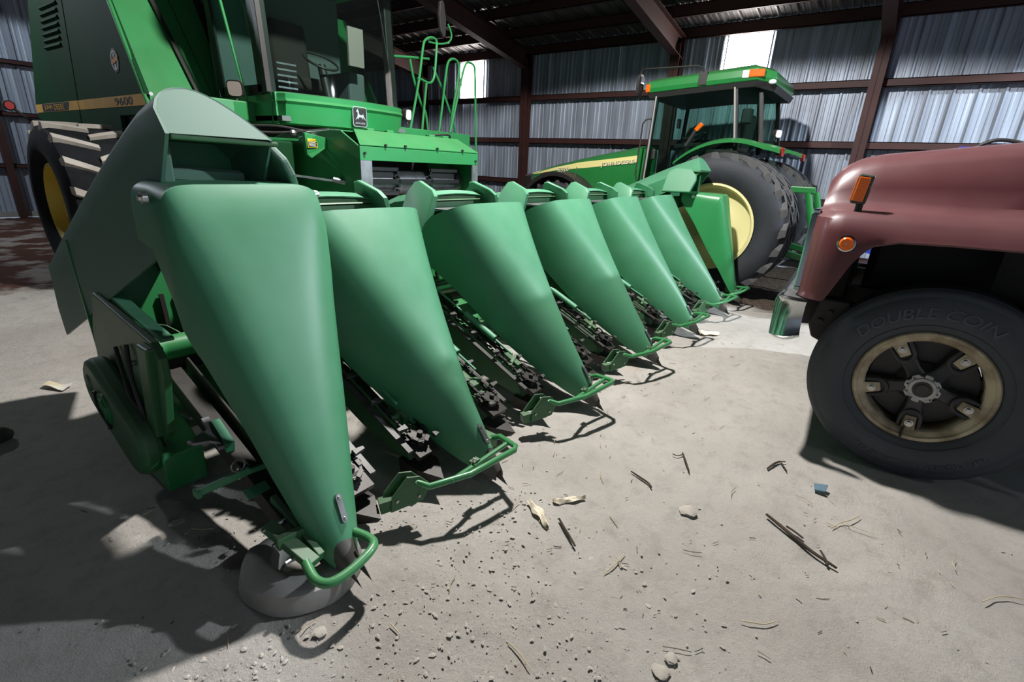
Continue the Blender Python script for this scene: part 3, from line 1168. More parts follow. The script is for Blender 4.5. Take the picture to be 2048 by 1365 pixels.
# ---- row units
def row_unit(xr):
    fr = MB()
    for s in (-1, 1):
        x = xr + s * 0.205
        fr.prism([(x - 0.045, 2.98, 0.78), (x - 0.045, 1.72, 0.225), (x - 0.045, 1.68, 0.13), (x - 0.045, 2.05, 0.20), (x - 0.045, 2.98, 0.58)], (0.09, 0, 0))
        fr.prism([(x - s * 0.045, 2.9, 0.80), (x - s * 0.045, 1.75, 0.285), (x - s * 0.06, 1.75, 0.285), (x - s * 0.06, 2.9, 0.80)], (0, 0.0, 0.02))
    f = fr.build('row_unit', 'green_frame', head, smooth=0, bevel=0.004)
    # top guide rails
    mb = MB()
    for s in (-1, 1):
        x = xr + s * 0.205
        mb.prism([(x + s * 0.055, 2.85, 0.745), (x + s * 0.055, 1.70, 0.235), (x + s * 0.055, 1.70, 0.26), (x + s * 0.055, 2.85, 0.775)], (s * 0.012, 0, 0))
        mb.prism([(x - s * 0.075, 2.75, 0.73), (x - s * 0.075, 1.62, 0.225), (x - s * 0.105, 1.62, 0.225), (x - s * 0.105, 2.75, 0.73)], (0, 0, 0.012))
    mb.build_each('guide_rail', 'steel_dull', f, smooth=0)
    # chains: racetrack of small links round two sprockets, with paddles
    ch, pd = MB(), MB()
    for s in (-1, 1):
        x = xr + s * 0.205
        A, B = Vector((x, 2.78, 0.775)), Vector((x, 1.66, 0.275))
        d = (B - A).normalized()
        sd = Vector((1, 0, 0))
        up = sd.cross(d)
        if up.z < 0:
            up = -up
        L_ = (B - A).length
        hw = 0.048
        n = 34
        loop = [A + d * (L_ * i / n) + sd * hw for i in range(n + 1)] + [B + d * hw * math.sin(a) + sd * hw * math.cos(a) for a in (PI / 4, PI / 2, 3 * PI / 4)] + \
               [B - d * (L_ * i / n) - sd * hw for i in range(n + 1)] + [A - d * hw * math.sin(a) - sd * hw * math.cos(a) for a in (PI / 4, PI / 2, 3 * PI / 4)]
        for i in range(len(loop)):
            a, c = loop[i], loop[(i + 1) % len(loop)]
            if i % 2 == 0:
                ch.bar(a, c, 0.012, 0.020, up)
            else:
                for q in (-0.013, 0.013):
                    ch.bar(a - d * 0.004 + up * q, c + d * 0.004 + up * q, 0.020, 0.005, up)
        for i in range(2, n, 6):
            p = A + d * (L_ * i / n) - sd * s * hw
            pd.prism([p + up * 0.018, p + up * 0.018 + d * 0.03, p + up * 0.018 + d * 0.022 - sd * s * 0.055, p + up * 0.018 + d * 0.006 - sd * s * 0.055], up * 0.022)
            p = A + d * (L_ * (i + 3) / n) + sd * s * hw
            pd.prism([p + up * 0.018, p + up * 0.018 + d * 0.03, p + up * 0.018 + d * 0.022 + sd * s * 0.035, p + up * 0.018 + d * 0.006 + sd * s * 0.035], up * 0.018)
    ch.build('gathering_chain', 'darksteel', f, smooth=0)['kind'] = 'stuff'
    pd.build_each('paddle', 'steel_dull', f, smooth=0)
    # tension tubes and spring rods
    mb = MB()
    for s in (-1, 1):
        x = xr + s * 0.205
        mb.cyl((x - s * 0.02, 2.22, 0.60), (x - s * 0.02, 1.95, 0.48), 0.024, n=12)
        mb.cyl((x - s * 0.02, 2.50, 0.72), (x - s * 0.02, 1.80, 0.41), 0.008, n=8)
    mb.build_each('tension_tube', 'green_faded', f)
    # idler hubs and adjustment brackets at the front
    mb, m2, m3 = MB(), MB(), MB()
    for s in (-1, 1):
        x = xr + s * 0.205
        mb.obox((x, 1.66, 0.225), (0.13, 0.16, 0.03), Matrix.Rotation(0.42, 3, 'X'))
        mb.cyl((x, 1.66, 0.23), (x, 1.655, 0.275), 0.036, n=14)
        mb.cyl((x, 1.655, 0.27), (x, 1.65, 0.30), 0.016, n=6)
        n = 10
        ring = []
        for i in range(2 * n):
            r = 0.058 if i % 2 == 0 else 0.042
            ring.append((x + r * math.cos(PI * i / n), 1.66 + r * math.sin(PI * i / n) * 0.92, 0.272 + r * math.sin(PI * i / n) * 0.38))
        mb.prism(ring, (0, -0.004, 0.008))
        m2.obox((x + s * 0.02, 1.83, 0.335), (0.05, 0.13, 0.06), Matrix.Rotation(0.42, 3, 'X'))
        m2.bar((x - s * 0.05, 1.79, 0.32), (x + s * 0.07, 1.83, 0.35), 0.022, 0.055)
        m2.bar((x - s * 0.07, 1.74, 0.27), (x + s * 0.07, 1.74, 0.27), 0.03, 0.03)
        # skid shoe: pointed black pan
        m3.add([(x - 0.07, 1.74, 0.14), (x + 0.07, 1.74, 0.14), (x + 0.075, 1.60, 0.13), (x + s * -0.01, 1.47, 0.105), (x - 0.075, 1.60, 0.13),
                (x - 0.06, 1.74, 0.05), (x + 0.06, 1.74, 0.05), (x + 0.06, 1.60, 0.045), (x + s * -0.01, 1.50, 0.07), (x - 0.06, 1.60, 0.045)],
               [(0, 1, 2, 3, 4), (9, 8, 7, 6, 5), (0, 5, 6, 1), (1, 6, 7, 2), (2, 7, 8, 3), (3, 8, 9, 4), (4, 9, 5, 0)])
    for parts, nm, mt_ in ((mb, 'idler_sprocket', 'darksteel'), (m2, 'adjuster_bracket', 'green_frame')):
        for s in (-1, 1):
            q = MB()
            for pc in parts.pieces():
                if (sum(p.x for p in pc.v) / len(pc.v) - xr) * s > 0:
                    q.add(pc.v, pc.f)
            q.build(nm, mt_, f, smooth=30)
    m3.build_each('skid_shoe', 'darksteel', f, smooth=0)
    return f


r0 = None
for k in range(6):
    xr = 0.5 * (TIPX[k] + TIPX[k + 1])
    if r0 is None:
        xr0 = xr
        r0 = row_unit(xr)
    else:
        copy_part(r0, head, (xr - xr0, 0, 0))


# ---- loops that carry the inner snout tips
def tip_loop(tx):
    Z = 0.235
    path = [(tx - 0.47, 1.45, Z - 0.01), (tx - 0.44, 1.37, Z - 0.02), (tx - 0.27, 1.275, Z), (tx + 0.005, 1.225, Z + 0.02), (tx + 0.035, 1.242, Z + 0.02), (tx + 0.085, 1.38, Z + 0.0), (tx + 0.08, 1.46, Z - 0.04)]
    mb = MB()
    mb.tube([Vector(p) for p in path], 0.0155, 10)
    mb.tube([(tx - 0.36, 1.315, Z - 0.01), (tx - 0.16, 1.335, Z - 0.03), (tx + 0.06, 1.305, Z + 0.005)], 0.013, 8)
    lp = mb.build('tip_loop', 'green', head)
    mb = MB()
    for q in (-0.028, 0.028):
        mb.prism([(tx - 0.58, 1.50 + q, 0.10), (tx - 0.44, 1.44 + q, 0.12), (tx - 0.41, 1.42 + q, 0.20), (tx - 0.45, 1.45 + q, 0.25), (tx - 0.50, 1.48 + q, 0.255), (tx - 0.57, 1.505 + q, 0.17)], (0.004, 0.008, 0))
    mb.bar((tx - 0.60, 1.53, 0.12), (tx - 0.46, 1.45, 0.14), 0.05, 0.06)
    mb.build('hinge_bracket', 'green_frame', lp, smooth=0, bevel=0.003)
    mb = MB()
    for xx, zz in ((-0.55, 0.15), (-0.47, 0.225), (-0.46, 0.15)):
        mb.cyl((tx + xx, 1.50 - (xx + 0.55) * 0.5 - 0.04, zz), (tx + xx, 1.50 - (xx + 0.55) * 0.5 + 0.05, zz), 0.008, n=8)
    mb.tube([(tx - 0.18, 1.345, 0.21), (tx - 0.18, 1.335, 0.25), (tx - 0.17, 1.32, 0.24)], 0.006, 6)
    mb.build_each('pin', 'bright', lp)
    mb = MB()
    mb.obox((tx - 0.16, 1.345, 0.21), (0.05, 0.03, 0.035))
    mb.obox((tx + 0.08, 1.47, 0.185), (0.06, 0.10, 0.07))
    mb.build_each('clamp', 'green_frame', lp, smooth=0)
    return lp


l0 = tip_loop(TIPX[1])
for k in (2, 3, 4, 5):
    copy_part(l0, head, (TIPX[k] - TIPX[1], 0, 0))
copy_part(l0, head, (TIPX[6] - TIPX[1] - 0.05, 0, 0.0))
# short loop of the near end snout
tx = TIPX[0]
mb = MB()
mb.tube(bez([(tx - 0.15, 1.40, 0.20), (tx - 0.165, 1.32, 0.185), (tx - 0.14, 1.265, 0.185), (tx - 0.05, 1.255, 0.19), (tx + 0.05, 1.275, 0.20), (tx + 0.075, 1.32, 0.20), (tx + 0.06, 1.40, 0.20)], 4), 0.018, 10)
sl = mb.build('tip_loop', 'green', head)
mb = MB()
mb.bar((tx - 0.17, 1.62, 0.26), (tx - 0.13, 1.38, 0.19), 0.05, 0.035)
mb.bar((tx - 0.10, 1.70, 0.30), (tx - 0.09, 1.40, 0.18), 0.025, 0.05)
mb.bar((tx - 0.19, 1.52, 0.24), (tx - 0.04, 1.50, 0.24), 0.03, 0.05)
mb.build('hinge_bracket', 'green_frame', sl, smooth=0, bevel=0.003)
mb = MB()
for yy in (1.45, 1.53, 1.60):
    mb.cyl((tx - 0.20, yy, 0.20 + (yy - 1.45) * 0.4), (tx - 0.05, yy, 0.20 + (yy - 1.45) * 0.4), 0.008, n=8)
mb.build_each('pin', 'bright', sl)
# outer support rail beneath the near snout with its lever, ring pin and guard plates
mb = MB()
mb.bar((tx - 0.03, 2.75, 0.50), (tx - 0.09, 1.60, 0.22), 0.07, 0.09)
mb.bar((tx + 0.04, 2.75, 0.52), (tx - 0.03, 1.60, 0.24), 0.012, 0.14)
sr = mb.build('support_rail', 'black', head, smooth=0, bevel=0.004)
mb = MB()
mb.bar((tx - 0.075, 2.20, 0.44), (tx - 0.095, 2.03, 0.40), 0.035, 0.05)
mb.obox((tx - 0.12, 1.78, 0.315), (0.09, 0.05, 0.006), Matrix.Rotation(0.3, 3, 'X'))
mb.build_each('guard_plate', 'green_faded', sr, smooth=0)
mb = MB()
mb.bar((tx - 0.10, 2.24, 0.46), (tx - 0.12, 2.05, 0.40), 0.03, 0.02)
mb.prism([(tx - 0.12, 2.16, 0.44), (tx - 0.22, 2.13, 0.43), (tx - 0.21, 2.10, 0.43), (tx - 0.15, 2.09, 0.42), (tx - 0.12, 2.06, 0.41)], (0, 0, 0.012))
mb.build('knife_bracket', 'steel', sr, smooth=0)
lever = MB()
lever.bar((tx - 0.30, 1.865, 0.36), (tx - 0.115, 1.83, 0.385), 0.018, 0.03)
lever.bar((tx - 0.30, 1.885, 0.36), (tx - 0.30, 1.845, 0.358), 0.018, 0.03)
lever.bar((tx - 0.12, 1.82, 0.385), (tx - 0.03, 1.83, 0.37), 0.014, 0.02)
lv = lever.build('height_lever', 'green_faded', head, smooth=0, bevel=0.002)
mb = MB()
mb.tube([(tx - 0.155 + 0.026 * math.cos(a), 1.83, 0.425 + 0.026 * math.sin(a)) for a in [2 * PI * i / 18 for i in range(18)]], 0.003, 6, closed=True)
mb.cyl((tx - 0.155, 1.84, 0.41), (tx - 0.155, 1.84, 0.36), 0.007, n=8)
mb.build('ring_pin', 'bright', lv)

# ================================================================ combine harvester
comb = thing('combine_harvester', (3.93, 7.6, 0), 'large green combine harvester with tall windshield behind the corn header', 'combine')
CX_ = 3.93


def tyre(name, c, R_, W, rr, parent, mt, n=64, bulge=0.03):
    """lathe tyre about the X axis; W width, rr rim radius"""
    h = W / 2
    prof = [(rr, -h * 0.72), (rr + 0.03, -h * 0.86), (rr + (R_ - rr) * 0.35, -h - bulge), (rr + (R_ - rr) * 0.65, -h - bulge * 0.9), (R_ * 0.955, -h * 0.95), (R_ * 0.975, -h * 0.8),
            (R_ * 0.985, 0), (R_ * 0.975, h * 0.8), (R_ * 0.955, h * 0.95), (rr + (R_ - rr) * 0.65, h + bulge * 0.9), (rr + (R_ - rr) * 0.35, h + bulge), (rr + 0.03, h * 0.86), (rr, h * 0.72)]
    mb = MB().lathe(prof, (0, 0, 0), 0, n, closed=True)
    o = mb.build(name, mt, parent, local=True, smooth=40)
    o.location = Vector(c) - worldloc(parent)
    return o


def lugs(ty, R_, W, count, mt, hgt=0.045, sweep=0.30, wid=0.085, side_drop=0.10, flip=1):
    """two staggered rows of bar lugs as children of the tyre; meshes shared"""
    h = W / 2
    objs = []
    for side in (-1, 1):
        mb = MB()
        secs = []
        for k in range(8):
            s = k / 7
            x = side * (-0.02 + (h + 0.015) * min(1.0, s * 1.12))
            base_r = R_ * 0.975 - (0.012 if s > 0.8 else 0) - (side_drop if k == 7 else 0.035 * max(0, s - 0.72) / 0.28)
            top_r = R_ * 0.985 + hgt * (1.0 if s < 0.86 else 0.55) - (side_drop * 0.75 if k == 7 else 0)
            a = flip * (sweep * s - sweep / 2)
            wa = wid * (0.85 + 0.45 * s)
            row = []
            for (r, da) in ((base_r - 0.03, -wa * 0.62), (top_r, -wa * 0.44), (top_r, wa * 0.44), (base_r - 0.03, wa * 0.62)):
                row.append((x, r * math.cos(a + da), r * math.sin(a + da)))
            secs.append(row)
        mb.loft(secs, ring=True, cap=True)
        first = mb.build('lug', mt, ty, local=True, smooth=25)
        first.location = (0, 0, 0)
        off = 0 if side < 0 else PI / count
        first.rotation_euler = (off, 0, 0)
        for q in range(1, count):
            c = first.copy()
            COL.objects.link(c)
            c.parent = ty
            c.rotation_euler = (off + 2 * PI * q / count, 0, 0)
    return


def rim(ty, rr, out, depth, mt, hubr=0.16, name='rim'):
    """dished wheel centre; out = side sign, depth of dish from the face"""
    s = out
    prof = [(rr + 0.015, 0), (rr + 0.015, s * 0.012), (rr - 0.012, s * 0.016), (rr - 0.03, s * -0.01), (rr - 0.05, s * (-depth * 0.75)), (rr - 0.10, s * (-depth * 0.95)),
            (rr * 0.55, s * (-depth)), (rr * 0.42, s * (-depth * 0.80)), (hubr, s * (-depth * 0.78)), (hubr, s * (-depth * 0.4)), (hubr * 0.5, s * (-depth * 0.35)), (0.002, s * (-depth * 0.35))]
    return prof


def wheel(c, R_, W, rr, parent, tm, lm, rm_, out, count, depth=0.12, face=None, **kw):
    ty = tyre('tyre', c, R_, W, rr, parent, tm)
    if lm:
        lugs(ty, R_, W, count, lm, **kw)
    f = W / 2 * 0.86 if face is None else face
    mb = MB()
    mb.lathe([(r, t + out * f) for r, t in rim(ty, rr, out, depth, rm_)], (0, 0, 0), 0, 56)
    mb.lathe([(rr + 0.01, out * f), (rr + 0.01, -out * f)], (0, 0, 0), 0, 56)
    o = mb.build('rim', rm_, ty, local=True, smooth=30)
    b = MB()
    for k in range(10):
        a = 2 * PI * k / 10
        p = Vector((out * (f - depth * 0.78), 0.72 * rr * 0.42 * math.cos(a) * 1.3, 0.72 * rr * 0.42 * math.sin(a) * 1.3))
        b.cyl(p, p + Vector((out * 0.02, 0, 0)), 0.014, n=6)
    for q in b.pieces():
        q.build('wheel_nut', 'bright', ty, local=True)
    return ty


wl = wheel((1.88, 7.72, 0.90), 0.90, 0.72, 0.46, comb, 'rubber_dark', 'lug_pale', 'yellow', -1, 17, depth=0.16, hgt=0.034, sweep=0.20, wid=0.078, flip=-1)
wr = wheel((5.98, 7.72, 0.90), 0.90, 0.72, 0.46, comb, 'rubber_dark', 'lug_pale', 'yellow', 1, 17, depth=0.16, hgt=0.034, sweep=0.20, wid=0.078, flip=-1)
MB().box(2.2, 5.7, 7.5, 7.95, 0.65, 1.05).build('front_axle', 'green_frame', comb, smooth=0, bevel=0.03)
for sx in (-1, 1):
    c = (CX_ + sx * 1.45, 11.4, 0.62)
    wheel(c, 0.62, 0.42, 0.34, comb, 'rubber', 'lug', 'yellow', sx, 18, depth=0.1, hgt=0.035)
MB().box(2.7, 5.2, 11.25, 11.5, 0.5, 0.75).build('rear_axle', 'green_frame', comb, smooth=0, bevel=0.02)

# body core and engine deck
mb = MB()
mb.prism([(2.36, 7.2, 1.15), (2.36, 7.25, 2.1), (2.36, 7.95, 3.55), (2.36, 10.2, 3.75), (2.36, 11.1, 2.1), (2.36, 11.2, 1.25), (2.36, 9.0, 0.95), (2.36, 7.6, 1.0)], (3.14, 0, 0))
mb.build('body_core', 'black', comb, smooth=0)
# near side panels: two with a seam, the upper one leaning
XS_ = 2.30
front = [(6.74, 1.93), (6.74, 2.16), (7.30, 3.10), (7.62, 3.62), (8.72, 3.62), (9.13, 1.76), (7.62, 1.60), (7.60, 1.93)]
rear = [(8.745, 3.62), (10.15, 3.62), (11.22, 2.16), (11.22, 1.94), (10.9, 1.90), (9.155, 1.765)]
mb = MB()
mb.prism([(XS_, y, z) for y, z in front], (0.05, 0, 0))
pf = mb.build('side_panel', 'green_shaded', comb, smooth=0, bevel=0.008)
mb = MB()
mb.prism([(XS_, y, z) for y, z in rear], (0.05, 0, 0))
pr_ = mb.build('side_panel', 'green_shaded', comb, smooth=0, bevel=0.008)
mb = MB()
mb.prism([(5.56, y, z) for y, z in front[:5] + rear[1:]], (-0.05, 0, 0))
mb.build('side_panel', 'green_shaded', comb, smooth=0, bevel=0.008)
# louvres
for k in range(7):
    z = 2.80 + k * 0.075
    y0 = 9.95 - k * 0.03
    mb = MB()
    mb.prism([(XS_ - 0.002, y0, z), (XS_ - 0.03, y0 - 0.02, z + 0.015), (XS_ - 0.002, y0, z + 0.05)], (0, -0.72, -0.012))
    mb.build('louvre', 'green_shaded', pr_, smooth=0)
# stripe in two lengths with the dark fade and lettering
mb = MB().box(XS_ - 0.004, XS_ + 0.002, 6.75, 9.045, 2.025, 2.14)
sa = mb.build('stripe', 'stripe', comb, smooth=0)
sb = MB().box(XS_ - 0.004, XS_ + 0.002, 9.07, 11.22, 2.025, 2.14).build('stripe', 'stripe', comb, smooth=0)
text_on('lettering', '9600', lambda u, v, d: (XS_ - 0.006 - d, 7.66 - u, 2.038 + v), 'blacktext', sa, 0.56, 0.085, 0.001, 0.012)
mb = MB()
mb.prism([(XS_ - 0.006, 10.85, 2.03), (XS_ - 0.006, 9.55, 2.03), (XS_ - 0.006, 9.45, 2.135), (XS_ - 0.006, 10.85, 2.135)], (0.002, 0, 0))
mb.build('dark_band', 'blacktext', sb, smooth=0)
text_on('lettering', 'JOHN', lambda u, v, d: (XS_ - 0.009 - d, 10.72 - u, 2.045 + v), 'stripe', sb, 0.42, 0.072, 0.001, 0.006)
text_on('lettering', 'DEERE', lambda u, v, d: (XS_ - 0.009 - d, 10.20 - u, 2.045 + v), 'stripe', sb, 0.50, 0.072, 0.001, 0.006)
# round decal
dc = Vector((XS_ - 0.003, 7.41, 2.50))


def disc(mb, c, r, n=28, sx=1.0, t=0.002):
    mb.prism([(c[0], c[1] + r * sx * math.cos(2 * PI * k / n), c[2] + r * math.sin(2 * PI * k / n)) for k in range(n)], (-t, 0, 0))


mb = MB()
disc(mb, dc, 0.125)
dec = mb.build('round_decal', 'blacktext', pf, smooth=0)
MB().lathe([(0.082, -0.003), (0.100, -0.003), (0.100, -0.005), (0.082, -0.005)], dc, 0, 30, closed=True).build('ring', 'decal_white', comb, smooth=0)
mb = MB()
mb.prism([(dc[0] - 0.003, dc[1] + 0.125, dc[2] - 0.035), (dc[0] - 0.003, dc[1] + 0.09, dc[2] + 0.0), (dc[0] - 0.003, dc[1] - 0.05, dc[2] + 0.035), (dc[0] - 0.003, dc[1] - 0.125, dc[2] + 0.045),
          (dc[0] - 0.003, dc[1] - 0.10, dc[2] - 0.005), (dc[0] - 0.003, dc[1] + 0.05, dc[2] - 0.035)], (-0.003, 0, 0))
mb.build('ribbon', 'decal_orange', comb, smooth=0)
mb = MB()
disc(mb, dc + Vector((-0.003, 0, 0.055)), 0.022, 14)
disc(mb, dc + Vector((-0.003, 0, -0.06)), 0.024, 14)
mb.build_each('medallion', 'decal_white', comb, smooth=0)

# tank front: bright panels leaning back left of the cab
mb = MB()
poly = [(2.31, 6.72, 2.02), (3.25, 6.72, 2.02), (3.25, 7.62, 3.62), (2.31, 7.62, 3.62)]
mb.prism(poly, (0, 0.04, 0))
tf = mb.build('tank_front', 'green', comb, smooth=0, bevel=0.012)
mb = MB()
mb.tube([(2.31, 6.70, 2.02), (2.31, 7.60, 3.64)], 0.022, 10)
mb.build('corner_tube', 'green', comb)
mb = MB()
mb.prism([(2.86, 6.725, 2.10), (2.90, 6.725, 2.10), (2.72, 7.59, 3.62), (2.67, 7.59, 3.62)], (0, -0.014, 0))
mb.build('rod_shadow_strip', 'black', comb, smooth=0)  # black strip standing for the cast shadow of a rod on the panel
MB().bar((3.02, 6.70, 2.1), (2.90, 7.58, 3.62), 0.004, 0.006).build('panel_seam', 'blacktext', comb, smooth=0)
mb = MB()
mb.cyl((2.345, 6.705, 2.14), (2.345, 6.685, 2.14), 0.02, n=10)
mb.build('bolt', 'bright', comb)
mb = MB()
mb.prism([(3.95, 6.9, 2.0), (5.55, 6.9, 2.0), (5.55, 7.62, 3.62), (3.95, 7.62, 3.62)], (0, 0.04, 0))
mb.build('tank_front', 'green', comb, smooth=0, bevel=0.012)
# platform beside the cab
mb = MB()
mb.box(2.48, 3.14, 5.95, 6.70, 1.92, 2.12)
mb.build('platform', 'green', comb, smooth=0, bevel=0.015)
mb = MB().box(4.72, 5.45, 5.65, 6.70, 1.88, 2.02)
mb.build('platform', 'green', comb, smooth=0, bevel=0.015)


def work_lamp(c, aim, parent, sz=0.085, lens='white'):
    aim = Vector(aim).normalized()
    x = Vector((0, 0, 1)).cross(aim).normalized()
    z = aim.cross(x)
    rot = Matrix((x, aim, z)).transposed()
    c = Vector(c)
    mb = MB()
    secs = []
    for d, k in ((-0.09, 0.55), (-0.05, 0.85), (0.0, 1.0), (0.02, 1.0)):
        secs.append([c + rot @ Vector((sz * k * spow(math.cos(a), 0.5), d, sz * k * spow(math.sin(a), 0.5))) for a in [2 * PI * q / 24 for q in range(24)]])
    mb.loft(secs, ring=True, cap=True)
    o = mb.build('work_lamp', 'blackplastic', parent)
    mb = MB()
    mb.prism([c + rot @ Vector((sz * 0.84 * spow(math.cos(a), 0.5), 0.021, sz * 0.84 * spow(math.sin(a), 0.5))) for a in [2 * PI * q / 24 for q in range(24)]], aim * 0.006)
    mb.build('lens', lens, o, smooth=0)
    mb = MB().cyl(c - aim * 0.03, c + Vector((0, 0, -sz - 0.05)), 0.012, n=8)
    mb.build('stem', 'black', o)
    return o


work_lamp((2.93, 6.02, 2.24), (-0.75, -0.65, -0.15), comb, lens='dull_lens')
work_lamp((5.02, 5.62, 2.18), (0.3, -1, -0.1), comb, 0.075)

# cab: bowed skirt, wrap windshield, posts, near side window, roof
CABL, CABR = 3.08, 4.78


def bow(f):
    """front plan of the cab, f from 0 (near side) to 1: (x, y)"""
    x = CABL + (CABR - CABL) * f
    u = abs(2 * f - 1)
    return x, 5.30 + 0.14 * u ** 2 + 0.16 * max(0, (u - 0.90) / 0.10) ** 2


def bow_strip(mb, z0, z1, lean0, lean1, off=0.0):
    rows = []
    for z, l in ((z0, lean0), (z1, lean1)):
        rows.append([(bow(k / 28)[0], bow(k / 28)[1] + l - off, z) for k in range(29)])
    mb.loft(rows)


mb = MB()
rows = []
for z, off in ((1.90, 0.05), (1.915, 0.0), (2.10, -0.03), (2.125, -0.055), (2.15, -0.03), (2.195, -0.035), (2.21, 0.03)):
    zz = z
    rows.append([(bow(k / 28)[0], bow(k / 28)[1] + off, zz + 0.015 * (k / 28)) for k in range(29)])
mb.loft(rows)
mb.build('cab_skirt', 'green', comb, smooth=30, solid=0.015)
mb = MB()
for xs, s in ((CABL, -1), (CABR, 1)):
    mb.prism([(xs, 5.50, 1.90), (xs, 6.70, 1.90), (xs, 6.70, 2.21), (xs, 5.50, 2.21)], (s * -0.02, 0, 0))
mb.build_each('cab_side_skirt', 'green', comb, smooth=0)
mb = MB()
bow_strip(mb, 2.215, 3.55, 0.02, 0.10)
mb.build('windshield', 'glass_dark', comb, smooth=60)
mb = MB()
mb.bar((CABL + 0.015, 5.62, 2.2), (CABL + 0.015, 5.72, 3.6), 0.11, 0.09, (0, 1, 0))
mb.build('corner_post', 'black', comb, smooth=0, bevel=0.01)
mb = MB()
mb.bar((CABR - 0.015, 5.62, 2.2), (CABR - 0.015, 5.72, 3.6), 0.11, 0.09, (0, 1, 0))
mb.build('corner_post', 'black', comb, smooth=0, bevel=0.01)
mb = MB()
fr = [(5.68, 2.21), (6.78, 2.21), (6.95, 3.6), (5.76, 3.6)]
mb.prism([(CABL + 0.0, y, z) for y, z in fr], (0.012, 0, 0))
sw = mb.build('side_window', 'glass', comb, smooth=0)
mb = MB()
for a, c, w_ in (((5.70, 2.24), (6.60, 2.24), 0.10), ((6.60, 2.21), (6.76, 3.6), 0.12), ((5.74, 2.21), (5.82, 3.6), 0.10)):
    mb.bar((CABL - 0.01, a[0], a[1]), (CABL - 0.01, c[0], c[1]), 0.03, w_, (0, -(c[1] - a[1]), (c[0] - a[0])))
mb.build('window_frame', 'black', comb, smooth=0, bevel=0.006)
mb = MB()
mb.prism([(CABR, y, z) for y, z in fr], (-0.012, 0, 0))
mb.build('side_window', 'glass', comb, smooth=0)
MB().box(CABL, CABR, 6.72, 6.80, 2.0, 3.6).build('cab_rear_wall', 'cab_interior', comb, smooth=0)
MB().box(CABL, CABR, 5.4, 6.8, 1.93, 1.98).build('cab_floor', 'cab_interior', comb, smooth=0)
mb = MB().box(CABL - 0.08, CABR + 0.08, 5.15, 6.95, 3.56, 3.80)
mb.build('cab_roof', 'green', comb, smooth=0, bevel=0.06)
# inside the cab
mb = MB()
mb.obox((3.93, 6.35, 2.42), (0.52, 0.50, 0.16))
mb.obox((3.93, 6.60, 2.80), (0.50, 0.14, 0.70), Matrix.Rotation(-0.12, 3, 'X'))
mb.obox((3.93, 6.40, 2.2), (0.3, 0.3, 0.4))
mb.build('driver_seat', 'seat', comb, smooth=30, bevel=0.05)
mb = MB()
mb.cyl((3.93, 5.72, 1.98), (3.93, 5.90, 2.62), 0.05, n=12)
mb.tube([(3.93 + 0.2 * math.cos(a), 5.90 + 0.17 * math.sin(a), 2.66 + 0.1 * math.sin(a)) for a in [2 * PI * k / 28 for k in range(28)]], 0.014, 8, closed=True)
mb.build('steering_wheel', 'black', comb)
mb = MB()
mb.box(4.35, 4.60, 5.95, 6.6, 1.98, 2.62)
mb.build('console', 'cab_interior', comb, smooth=0, bevel=0.03)
MB().obox((4.30, 5.72, 2.86), (0.22, 0.03, 0.42)).build('chart_card', 'dull_lens', comb, smooth=0)
MB().tube(bez([(4.62, 5.48, 2.23), (4.58, 5.44, 2.6), (4.50, 5.45, 3.1), (4.42, 5.47, 3.55)], 4), 0.008, 6).build('wiper', 'black', comb)
mb = MB()
for z in (2.30, 2.36, 2.42, 2.48, 2.54):
    mb.bar((3.30, 5.80, z), (3.52, 5.78, z), 0.02, 0.018)
mb.build_each('pedal_rib', 'steel', comb, smooth=0)
# grab rod on the near side of the cab
mb = MB().tube([(3.02, 5.98, 2.14), (3.0, 6.0, 2.3), (2.93, 6.28, 3.62)], 0.016, 8)
mb.build('grab_rod', 'green', comb)

# badge with the leaping stag on the skirt
f_ = 0.515
bx, by = bow(f_)
bc = Vector((bx, by - 0.045, 2.045))


def badge_pts(w_, h_, r):
    pts = []
    for (sx, sy) in ((1, -1), (1, 1), (-1, 1), (-1, -1)):
        a0 = {(1, -1): -PI / 2, (1, 1): 0, (-1, 1): PI / 2, (-1, -1): PI}[(sx, sy)]
        pts += [(sx * (w_ - r) + r * math.cos(a0 + PI / 2 * k / 5), sy * (h_ - r) + r * math.sin(a0 + PI / 2 * k / 5)) for k in range(6)]
    return pts


mb = MB().prism([bc + Vector((x, 0, z)) for x, z in badge_pts(0.098, 0.108, 0.03)], (0, -0.012, 0))
bd = mb.build('badge', 'emblem_silver', comb, smooth=0)
MB().prism([bc + Vector((x, -0.012, z)) for x, z in badge_pts(0.090, 0.100, 0.026)], (0, -0.003, 0)).build('badge_field', 'blacktext', bd, smooth=0)
stag = [(-0.066, -0.040), (-0.050, -0.022), (-0.040, -0.006), (-0.034, 0.012), (-0.036, 0.040), (-0.052, 0.046), (-0.054, 0.053), (-0.040, 0.060), (-0.044, 0.075), (-0.034, 0.066), (-0.028, 0.078), (-0.026, 0.062),
        (-0.018, 0.052), (-0.016, 0.020), (0.010, 0.012), (0.034, 0.016), (0.040, 0.030), (0.044, 0.014), (0.052, -0.004), (0.068, -0.026), (0.074, -0.044), (0.064, -0.036), (0.048, -0.018), (0.036, -0.012), (0.030, -0.016), (0.042, -0.030),
        (0.030, -0.030), (0.014, -0.012), (-0.010, -0.012), (-0.026, -0.022), (-0.020, -0.034), (-0.030, -0.034), (-0.040, -0.022), (-0.056, -0.040)]
MB().prism([bc + Vector((x * 1.02, -0.015, z * 1.0 + 0.008)) for x, z in stag], (0, -0.003, 0)).build('stag', 'emblem_silver', bd, smooth=0)
text_on('lettering', 'JOHN DEERE', lambda u, v, d: (bc.x - 0.068 + u, bc.y - 0.0165 - d, bc.z - 0.082 + v), 'emblem_silver', bd, 0.136, 0.022, 0.0008, 0.01)

